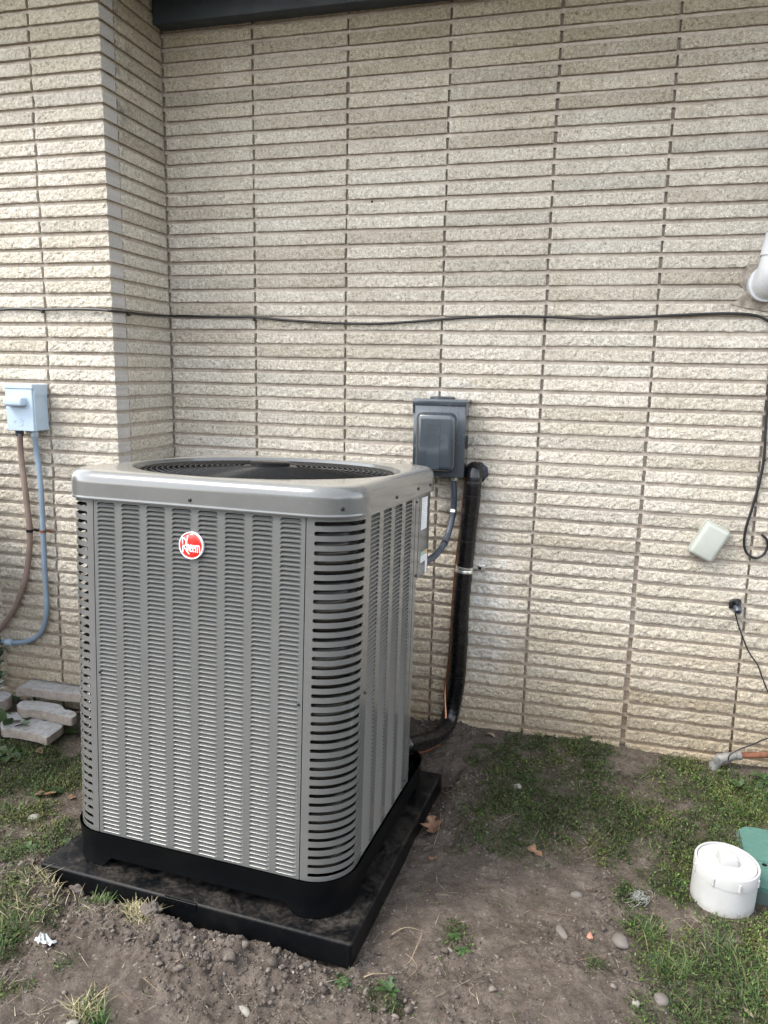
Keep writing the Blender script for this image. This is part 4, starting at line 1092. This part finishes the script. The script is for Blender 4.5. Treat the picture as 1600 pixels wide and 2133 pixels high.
# concrete edging stones
def paver(poly, x0, y0, sc, z, th, label, tilt=(0, 0)):
    P = [at(x0 + a / sc, y0 + b / sc, 2, z)[:2] for a, b in poly]
    c = np.mean(P, 0); Q = spline([(p[0] - c[0], p[1] - c[1], 0) for p in P + [P[0]]], 3)[:-1, :2]
    if np.sum(Q[:, 0] * np.roll(Q[:, 1], -1) - np.roll(Q[:, 0], -1) * Q[:, 1]) < 0: Q = Q[::-1]
    V, F = prism(Q, -th, 0, .004)
    o = link('edging_stone', mesh('edging_stone', V, F, 40), None, M['paver'], (c[0], c[1], z), (*tilt, 0)); return prop(o, label, 'edging stone', 'scalloped concrete edging stones')
paver([(290, 480), (470, 370), (620, 290), (760, 262), (880, 275), (935, 318), (1000, 330), (1100, 308), (1220, 310), (1290, 358), (1350, 380), (1450, 362), (1640, 400), (1640, 640), (1450, 590), (1000, 545), (740, 500), (430, 470)], 0, 1380, 8.89, .195, .037, 'longest tan edging stone lying highest, against the pier')
paver([(310, 770), (430, 695), (800, 720), (1120, 780), (1210, 870), (1300, 880), (1420, 930), (1360, 1000), (1240, 1010), (900, 930), (620, 880), (400, 870)], 0, 1380, 8.89, .148, .037, 'middle edging stone poking out from under the longest one')
paver([(10, 1000), (130, 932), (300, 912), (410, 935), (445, 1000), (560, 990), (640, 975), (760, 1000), (805, 1075), (900, 1070), (1000, 1052), (1120, 1075), (1172, 1130), (1140, 1190), (1000, 1290), (860, 1380), (700, 1330), (500, 1290), (350, 1260), (160, 1235), (20, 1210)], 0, 1380, 8.89, .108, .036, 'whitest scalloped edging stone, nearest the grass, with a dark leaf on it')
paver([(-150, 540), (0, 520), (120, 528), (200, 560), (215, 605), (130, 670), (0, 712), (-150, 730)], 0, 1380, 8.89, .150, .05, 'edging stone cut off by the left edge of the picture')
x, y, z = at(33, 1503, 2, .115); mb = MB(); mb.add(*prism([(-.016, -.004), (.0, -.007), (.016, -.004), (.018, .003), (.004, .007), (-.012, .005)], 0, .006, .002))
prop(mb.obj('snail_shell', simple('dark_slug_brown', (.05, .035, .03), .4), None, loc=(x, y, z - .001), rot=(0, 0, .5)), 'dark curled scrap lying on the whitest edging stone', 'leaf scrap')

# white cleanout
co = empty('sewer_cleanout', (2.305, -.803, -.005), 'round white plastic sewer cleanout cap with a square knob', 'cleanout', rot=(RAD(1.5), RAD(1.5), 0))
RCN = .0925
mb = MB(); mb.add(*lathe([(RCN * .985, -.06), (RCN * .985, .102), (RCN * 1.0, .103), (RCN * 1.0, .138), (RCN * .985, .141), (RCN * .93, .141), (RCN * .92, .139), (RCN * .92, .128)], 64)); mb.obj('collar', M['cap'], co, 40)
mb = MB(); mb.add(*lathe([(RCN * .905, .120), (RCN * .905, .1365), (RCN * .89, .1385), (.0001, .1385)], 64)); plug = mb.obj('plug', M['cap'], co, 40)
link('knob', bevbox('knob', -.026, .026, -.024, .024, .137, .162, .0022, 2, None, lambda bm: [setattr(v.co, 'x', v.co.x * .88) or setattr(v.co, 'y', v.co.y * .88) for v in bm.verts if v.co.z > .15]), plug, M['cap'], rot=(0, 0, RAD(8)))
for k in range(8):
    a = k / 8 * 6.283 + .25
    link('lug', bevbox('lug', RCN - .004, RCN + .0045, -.0035, .0035, .104, .130, .0015, 1), co, M['cap'], rot=(0, 0, a))
# green valve box
vb = empty('valve_box', (2.60, -.635, .0), 'green plastic irrigation valve box lid behind the white cleanout', 'valve box', rot=(0, 0, RAD(-4)))
link('body', bevbox('body', -.215, .215, -.175, .175, -.12, .043, .045, 5, lambda c, e: abs(e.verts[0].co.z - e.verts[1].co.z) > .05), vb, M['greend'])
lid = link('lid', bevbox('lid', -.205, .205, -.168, .168, .040, .056, .045, 5, lambda c, e: abs(e.verts[0].co.z - e.verts[1].co.z) > .005), vb, M['green'])
mb = MB(); mb.add(*lathe([(.024, .0), (.024, .0012), (.021, .0018), (.021, 0)], 24, 1.3, .8)); link('finger_rim', mb.mesh('finger_rim', 40), lid, M['green'], (-.160, -.045, .0562))
mb = MB(); mb.add(*lathe([(.0075, .0), (.0075, .001), (0, .001)], 16)); link('bolt_hole', mb.mesh('bolt_hole'), lid, M['dark'], (-.150, -.045, .0562))
mb = MB(); mb.add(*box(-.195, -.172, -.052, -.032, .0562, .0568)); link('pry_slot', mb.mesh('pry_slot'), lid, M['dark'])

# ------------------------------------------------------------------ things on the wall
dis = empty('electrical_disconnect', (1.245, 0, 1.32), 'dark slate-grey electrical disconnect box on the brick wall behind the unit', 'disconnect box', rot=(0, 0, 0))
link('enclosure', bevbox('enclosure', -.102, .100, -.105, -.003, -.160, .138, .002, 1), dis, M['box'])
link('door', bevbox('door', -.106, .104, -.112, -.099, -.158, .130, .003, 2), dis, M['box'])
link('rain_hood', bevbox('rain_hood', -.109, .107, -.121, -.001, .124, .149, .003, 2), dis, M['box'])
for sx in (-.1065, .1045): link('hood_ear', mesh('hood_ear', *box(sx - .002, sx + .002, -.119, -.09, .092, .126)), dis, M['box'])
cv = link('cover_bulge', bevbox('cover_bulge', -.090, .070, -.150, -.108, -.135, .098, .026, 6, lambda c, e: c.y < -.12 or abs(e.verts[0].co.y - e.verts[1].co.y) > .01), dis, M['box'])
link('flange', bevbox('flange', -.094, .074, -.1145, -.110, -.140, .102, .0022, 2), dis, M['box'])
link('vent_plate', bevbox('vent_plate', -.040, .012, -.1515, -.149, -.125, .055, .001, 1), cv, M['box'])
for xx, zz in ((-.028, .046), (.004, .046), (.004, -.118)):
    mb = MB(); mb.add(*lathe([(0, .002), (.003, .002), (.0035, 0)], 8)); link('rivet', mb.mesh('rivet'), cv, M['box'], (xx, -.1515, zz), (RAD(90), 0, 0))
link('latch', bevbox('latch', .1045, .112, -.100, -.070, -.045, .008, .002, 1), dis, M['screw'])
P = [(.106, -.03, -.04), (.125, -.04, -.02), (.128, -.055, .0), (.124, -.07, -.02), (.14, -.075, -.042), (.155, -.06, -.045), (.128, -.04, -.047)]
link('padlock_loop', mesh('padlock_loop', *tube(spline(P, 5), .0018, 6), 180), dis, M['galv'])
mb = MB(); mb.add(*lathe([(.052, 0), (.052, .006), (.045, .010), (.02, .010), (0, .010)], 24)); link('hub_plate', mb.mesh('hub_plate', 30), dis, M['box'], (.0, -.06, .149))
mb = MB(); mb.add(*lathe([(0, 0), (.016, 0), (.016, -.016), (.013, -.018)], 16)); link('conduit_fitting', mb.mesh('conduit_fitting', 40), dis, M['zinc'], (.062, -.06, -.160))
mb = MB(); mb.add(*lathe([(0, 0), (.012, 0), (.012, -.008), (0, -.008)], 16)); link('knockout_plug', mb.mesh('knockout_plug', 40), dis, M['zinc'], (-.015, -.06, -.160))

def ribbed(P, r, pitch, amp, n=12):
    P = spline(P, 40); d = np.r_[0, np.cumsum(np.linalg.norm(np.diff(P, axis=0), axis=1))]
    m = int(d[-1] / (pitch / 4)); t = np.linspace(0, d[-1], m); Q = np.stack([np.interp(t, d, P[:, i]) for i in range(3)], -1)
    return tube(Q, r + amp * np.abs(np.sin(np.pi * t / pitch)), n)
wh = empty('conduit_whip', (1.307, -.06, 1.15), 'dark ribbed flexible conduit curving from the disconnect box to the unit', 'conduit')
wp = [at(943, 992, 1, -.06), at(946, 1030, 1, -.045), at(944, 1065, 1, -.035), at(937, 1100, 1, -.06), at(925, 1133, 1, -.14), at(905, 1158, 1, -.26), at(885, 1170, 1, -.40)]
wl = [tuple(np.array(p) - np.array((1.307, -.06, 1.15))) for p in wp]
link('sheath', mesh('sheath', *ribbed(wl, .0118, .0075, .0016), 180), wh, M['flex'])
def band(P, i, r, w, mat, parent, name):
    P = np.array(P, float); d = P[i + 1] - P[i] if i + 1 < len(P) else P[i] - P[i - 1]; d /= np.linalg.norm(d)
    return link(name, mesh(name, *tube([P[i] - d * w / 2, P[i] - d * w / 2 * .99, P[i] + d * w / 2 * .99, P[i] + d * w / 2], [r - .002, r, r, r - .002], 16), 40), parent, mat)
band(wl, 2, .0155, .012, M['zinc'], wh, 'strap')
link('strap_tab', bevbox('strap_tab', -.034, -.014, .035, .038, -.0065, .0065, .002, 1), wh, M['zinc'], tuple(np.array(wl[2]) + np.array((0, -.015, 0))))
band(wl, 4, .0150, .006, M['cable'], wh, 'zip_tie')

ls = empty('refrigerant_line', (1.37, -.05, 1.0), 'thick black insulated refrigerant pipe running down the wall to the unit', 'pipe')
LO = np.array((1.37, -.05, 1.0))
lp = [at(990, 985, 1, .03), at(988, 978, 1, -.03), at(986, 1000, 1, -.050), at(982, 1050, 1, -.048), at(975, 1110, 1, -.045), at(968, 1185, 1, -.045), at(960, 1270, 1, -.045), at(956, 1350, 1, -.045),
      at(951, 1420, 1, -.045), at(941, 1475, 1, -.055), at(930, 1510, 1, -.10), at(905, 1534, 1, -.22), at(880, 1543, 1, -.34), at(840, 1552, 1, -.50)]
ll = spline([tuple(np.array(p) - LO) for p in lp], 9)
rr_ = np.random.default_rng(4); R = .0345 + np.where(np.arange(len(ll)) > 55, .002, 0) + .0006 * np.sin(np.arange(len(ll)) * 2.3) + rr_.uniform(-.0007, .0007, len(ll)); R[:12] *= .92
link('insulation', mesh('insulation', *tube(ll, R, 20), 180), ls, M['rubber'])
for i in (24, 38, 60, 70, 82):
    band(ll, i, .0362, .004, M['cable'], ls, 'tape_ring')
cl = link('clamp', mesh('clamp', *tube([ll[45] + (ll[46] - ll[45]) / np.linalg.norm(ll[46] - ll[45]) * s for s in (-.013, -.012, -.004, 0, .004, .012, .013)], [.036, .0385, .0385, .0370, .0385, .0385, .036], 20), 40), ls, M['zinc'])
link('clamp_tab', bevbox('clamp_tab', .030, .080, .041, .045, -.014, .014, .004, 2), cl, M['zinc'], tuple(ll[45] + np.array((0, -.006, 0))))
mb = MB(); mb.add(*lathe([(0, .006), (.007, .006), (.0075, 0)], 10)); link('clamp_screw', mb.mesh('clamp_screw', 30), cl, M['screw'], tuple(ll[45] + np.array((.058, .035, 0))), (RAD(90), 0, 0))
V, F = icosphere(3); r = np.random.default_rng(1); k = 1 + .25 * vnoise(V[:, 0] * 2, V[:, 1] + V[:, 2] * 2, .35, 4); V = V * k[:, None] * np.array([.044, .018, .044])
p = at(994, 985, 1, -.002); link('wall_sealant', mesh('wall_sealant', V, [tuple(map(int, f)) for f in F], 180), ls, M['putty'], tuple(p - LO))
def obj_tube(name, pts, r, mat, label, cat, n=8, sp_=8, group=None):
    return prop(link(name, mesh(name, *tube(spline(pts, sp_), r, n), 180), None, mat), label, cat, group)
obj_tube('copper_line', [at(970, 990, 1, -.03), at(967, 1030, 1, -.03), at(961, 1090, 1, -.032), at(952, 1160, 1, -.034), at(945, 1240, 1, -.034), at(940, 1310, 1, -.034), at(934, 1390, 1, -.036), at(927, 1440, 1, -.05), at(928, 1500, 1, -.11), at(918, 1545, 1, -.20),
                         at(903, 1556, 1, -.27), at(885, 1565, 1, -.34), at(845, 1570, 1, -.5)], .0062, M['copper'], 'thin bare copper tube beside the thick black pipe', 'copper pipe', 10)
obj_tube('control_wire', [at(921, 1152, 1, -.17), at(935, 1138, 1, -.10), at(948, 1128, 1, -.05), at(955, 1121, 1, -.03)], .0013, M['root'], 'hair-thin tan wire strung between conduit and copper tube', 'wire', 5)

# left disconnect
ld = empty('old_disconnect', (-.384, -.427, 1.40), 'weathered pale blue-grey electrical box on the brick pier at the left', 'disconnect box')
link('enclosure', bevbox('enclosure', -.064, .066, -.080, -.003, -.090, .084, .002, 1), ld, M['bluebox'])
link('door', bevbox('door', -.066, .062, -.0865, -.076, -.091, .076, .002, 1), ld, M['bluebox'])
link('hood', bevbox('hood', -.070, .067, -.089, -.001, .077, .095, .002, 1), ld, M['bluebox'])
link('hood_ear', mesh('hood_ear', *box(.0665, .069, -.080, -.006, .050, .080)), ld, M['bluebox'])
link('handle', bevbox('handle', -.052, .036, -.118, -.084, .008, .045, .010, 4, lambda c, e: c.y < -.1 or abs(e.verts[0].co.y - e.verts[1].co.y) > .01), ld, M['bluebox'])
mb = MB(); sh = [[(-.035, -.060), (-.028, -.050), (-.015, -.049), (-.008, -.058), (.004, -.052), (.008, -.062), (.0, -.069), (-.020, -.068), (-.035, -.060)], [(.002, -.053), (.010, -.047), (.018, -.048)], [(-.006, -.046), (.0, -.041), (.006, -.046)]]
for P in sh: mb.add(*tube(spline([(x + .003, -.0870, z) for x, z in P], 4), .0010, 5))
mb.obj('embossed_swirl', M['bluebox'], ld, 180)
mb = MB(); mb.add(*lathe([(.010, 0), (.010, .001), (.0085, .001), (.0085, 0)], 20)); link('knockout', mb.mesh('knockout'), ld, M['bluebox'], (.066, -.042, -.045), (0, RAD(90), 0))
def on_pier(px, py, off=.02): return at(px, py, 1, -.427 - off)
def conduit(name, pts, r, mat, label, rib, fit, pm):
    o = empty(name, tuple(on_pier(*pts[0], .04)), label, 'conduit'); o0 = np.array(o.location)
    P = [on_pier(a, b, .045 if i == 0 else .022) - o0 for i, (a, b) in enumerate(pts)]
    if rib: link('sheath', mesh('sheath', *ribbed(P, r, .0065, .0009), 180), o, mat)
    else: link('sheath', mesh('sheath', *tube(spline(P, 10), r, 14), 180), o, mat)
    mb = MB(); mb.add(*lathe([(0, .012), (r * 1.45, .012), (r * 1.45, -.006), (r * 1.25, -.012), (r, -.012)], 14)); link('fitting', mb.mesh('fitting', 30), o, fit)
    return o, P
c1, P1 = conduit('brown_conduit', [(41, 902), (44, 950), (52, 1015), (58, 1065), (62, 1105), (61, 1150), (53, 1205), (38, 1250), (15, 1290), (-15, 1325)], .0115, M['brownflex'], 'faded brown ribbed conduit sagging from the left box', True, M['flex'], None)
c2, P2 = conduit('grey_conduit', [(72, 903), (77, 945), (84, 1000), (88, 1060), (91, 1130), (94, 1200), (97, 1265), (92, 1302), (77, 1326), (50, 1337), (20, 1338), (-25, 1333)], .0108, M['blueflex'], 'smooth blue-grey conduit bending left from the left box', False, M['bluebox'], None)
band(P1, 4, .0145, .012, M['screw'], c1, 'strap'); link('strap_tab', bevbox('strap_tab', .008, .034, .012, .016, -.005, .005, .002, 1), c1, M['screw'], tuple(P1[4]))
band(P2, 3, .0125, .011, M['rust'], c2, 'strap').location = tuple((P2[4] - P2[3]) * .66); link('strap_tab', bevbox('strap_tab', .008, .034, .012, .016, -.005, .006, .002, 1), c2, M['rust'], tuple(P2[3] + (P2[4] - P2[3]) * .66))
band(P2, 10, .0155, .03, M['bluebox'], c2, 'coupling')

# cable
cb = empty('black_cable', (0, -.44, 1.8), 'thin black cable pinned across the pier and the whole brick wall', 'cable'); CO = np.array((0, -.44, 1.8))
pts = [at(px, py, 1, -.435) for px, py in ((-30, 643), (0, 645), (40, 643), (90, 645), (150, 644), (205, 645))] + [np.array((.001, -.433, float(at(236, 648, 0, .008)[2])))] + \
      [at(px, py, 0, .008) for px, py in ((267, 651), (310, 656))] + [np.array((.012, -.012, float(at(355, 658, 1, -.01)[2])))] + \
      [at(px, py, 1, -.009) for px, py in ((380, 658), (450, 660), (530, 661), (600, 667), (700, 673), (790, 674), (860, 670), (950, 663), (1040, 659), (1135, 660), (1220, 664), (1300, 662), (1400, 657), (1500, 653), (1560, 655), (1590, 663), (1606, 678),
       (1608, 730), (1603, 810), (1596, 880), (1592, 950), (1582, 1005), (1568, 1055), (1554, 1100), (1550, 1132), (1556, 1152), (1572, 1162), (1588, 1157), (1598, 1142), (1598, 1125), (1586, 1113))]
link('jacket', mesh('jacket', *tube(spline([p - CO for p in pts], 6), .0050, 8), 180), cb, M['cable'])
for px, py, ax, v in ((90, 646, 1, -.435), (267, 652, 0, .008), (530, 663, 1, -.009), (1135, 662, 1, -.009), (1592, 955, 1, -.009)):
    p = at(px, py + 3, ax, v) - CO
    mb = MB(); mb.add(*lathe([(0, .012), (.004, .012), (.006, .008), (.006, -.004)], 10))
    o = link('clip', mb.mesh('clip', 30), cb, M['cable'], tuple(p), (RAD(90), 0, 0) if ax == 1 else (0, RAD(90), 0))

# white downpipe elbow
pv = empty('pvc_elbow', (2.393, 0, 1.905), 'thick white plastic pipe elbow coming out of the wall at the right edge', 'pipe', rot=(0, .16, 0))
mb = MB(); mb.add(*tube([(0, .03, 0), (0, -.012, 0), (0, -.013, 0), (0, -.050, 0), (0, -.051, 0)], [.058, .058, .064, .064, .055], 28), ); mb.obj('hub', M['pvc'], pv, 40)
P = [(0, -.045, 0)] + [(0, -.050 - .062 * math.sin(a), .062 - .062 * math.cos(a) + .0) for a in np.linspace(.1, math.pi / 2, 10)] + [(0, -.112, .085)]
mb = MB(); mb.add(*tube(P, [.055] * (len(P)), 28)); mb.obj('bend', M['pvc'], pv, 60)
mb = MB(); mb.add(*tube([(0, -.112, .075), (0, -.112, .076), (0, -.112, .150), (0, -.112, .151)], [.054, .0605, .0605, .050], 28)); mb.obj('socket', M['pvc'], pv, 40)
mb = MB(); mb.add(*tube([(0, -.112, .14), (0, -.112, 1.02)], .0495, 28)); mb.obj('riser', M['pvc'], pv, 60)
pp = [(1560, 548), (1600, 549), (1650, 560), (1655, 650), (1600, 652), (1560, 646), (1520, 636), (1535, 625), (1548, 606), (1537, 588), (1540, 572)]
P = [at(a, b, 1, 0)[[0, 2]] for a, b in pp]; c = np.mean(P, 0); Q = spline([(p[0] - c[0], p[1] - c[1], 0) for p in P + [P[0]]], 4)[:-1, :2]
V = []; F = []; n = len(Q)
for t, yy in ((1.0, .012), (.93, -.0065), (.6, -.009), (.3, -.008), (0.02, -.008)):
    for q in Q: V.append((q[0] * t, yy + .0022 * vnoise(q[0] * t * 1, q[1] * t, .012, 3), q[1] * t))
F = [(r_ * n + i, r_ * n + (i + 1) % n, (r_ + 1) * n + (i + 1) % n, (r_ + 1) * n + i) for r_ in range(4) for i in range(n)]
link('mortar_patch', mesh('mortar_patch', V, F, 60), wall, M['patch'], (c[0], 0, c[1]))

# tilted pale cover
mid = (at(1472, 1087, 1, -.03) + at(1482, 1172, 1, -.03)) / 2; mid2 = (at(1522, 1108, 1, -.03) + at(1434, 1147, 1, -.03)) / 2; cc = (mid + mid2) / 2
tb = empty('phone_junction_box', (cc[0], 0, cc[2]), 'pale beige plastic junction cover hanging crooked on the wall', 'junction box', rot=(0, RAD(26), 0))
link('back_plate', bevbox('back_plate', -.050, .050, -.018, .0, -.071, .071, .012, 4, lambda c, e: abs(e.verts[0].co.y - e.verts[1].co.y) > .005), tb, M['beige'])
link('cover', bevbox('cover', -.047, .049, -.046, -.014, -.070, .067, .015, 5, lambda c, e: c.y < -.03 or abs(e.verts[0].co.y - e.verts[1].co.y) > .01), tb, M['beige'])
mb = MB(); mb.add(*tube([(.006 * math.cos(a), -.010, .006 * math.sin(a)) for a in np.linspace(0, 6.283, 13)[:-1]], .002, 6, closed=True)); link('ring_tab', mb.mesh('ring_tab', 180), tb, M['beige'], (-.018, 0, -.078))
# black wall fitting
fp = at(1535, 1262, 1, -.03); ft = empty('wall_fitting', (fp[0], 0, fp[2]), 'small black round cable fitting stuck on the wall at the right', 'cable fitting')
for i, (x, z, r0, y0, y1, rx) in enumerate(((-.004, 0, .021, .0, -.012, 90), (.004, .012, .012, -.01, -.032, 78), (.006, -.010, .0145, -.01, -.036, 125))):
    mb = MB(); mb.add(*lathe([(r0, 0), (r0, abs(y1 - y0) * .8), (r0 * .85, abs(y1 - y0)), (r0 * .55, abs(y1 - y0)), (r0 * .5, abs(y1 - y0) * .7), (0, abs(y1 - y0) * .7)], 18))
    link(('flange', 'nut', 'socket')[i], mb.mesh('f', 40), ft, M['cable'] if i < 2 else M['flex'], (x, y0, z), (RAD(rx), 0, 0))
link('tab', bevbox('tab', -.024, -.012, -.010, 0, -.020, .008, .003, 2), ft, M['cable'])
obj_tube('thin_wire', [at(1530, 1272, 1, -.012), at(1536, 1295, 1, -.008), at(1545, 1322, 1, -.007), at(1560, 1358, 1, -.007), at(1578, 1385, 1, -.007), at(1588, 1412, 1, -.007), at(1604, 1450, 1, -.008), at(1625, 1490, 1, -.01), at(1612, 1530, 1, -.02), at(1590, 1541, 1, -.035),
                       at(1562, 1553, 1, -.055), at(1540, 1561, 1, -.068), at(1522, 1571, 1, -.075), at(1517, 1584, 1, -.080), at(1523, 1600, 1, -.095), at(1530, 1620, 1, -.115), at(1534, 1650, 1, -.14)], .0026, M['cable'], 'thin black wire from the round fitting down into the grass', 'wire', 6)
# iron elbow and rusty pipe
ip = empty('rusty_pipe', tuple(at(1545, 1573, 1, -.045)), 'rusty iron pipe with a pale galvanised elbow at the foot of the wall', 'pipe'); IO = np.array(ip.location)
P = [at(1540, 1573, 1, -.045) - IO, at(1640, 1572, 1, -.045) - IO]; link('pipe', mesh('pipe', *tube(P, .0125, 14), 180), ip, M['rust'])
P = [at(1545, 1573, 1, -.045) - IO, at(1535, 1574, 1, -.045) - IO, at(1534, 1574, 1, -.045) - IO, at(1518, 1577, 1, -.045) - IO, at(1500, 1580, 1, -.05) - IO, at(1488, 1592, 1, -.055) - IO, at(1486, 1625, 1, -.055) - IO]
link('elbow', mesh('elbow', *tube(P, [.0175, .0175, .0145, .018, .0215, .0215, .019], 16), 40), ip, M['galv'])
mb = MB(); mb.add(*lathe([(0, .008), (.012, .006), (.014, 0)], 12)); link('plug_head', mb.mesh('plug_head', 40), ip, M['galv'], tuple(at(1492, 1583, 1, -.072) - IO), (RAD(90), 0, 0))
# holes drilled in bricks
for px, py in ((775, 420),):
    mb = MB(); mb.add(*lathe([(.0045, 0), (.0035, .0006), (0, .0006)], 10)); link('drill_hole', mb.mesh('drill_hole'), wall, M['dark'], tuple(at(px, py, 1, -.0035)), (RAD(90), 0, 0))
print('bricks', NB, 'moss', NM, 'crumbs', NC)
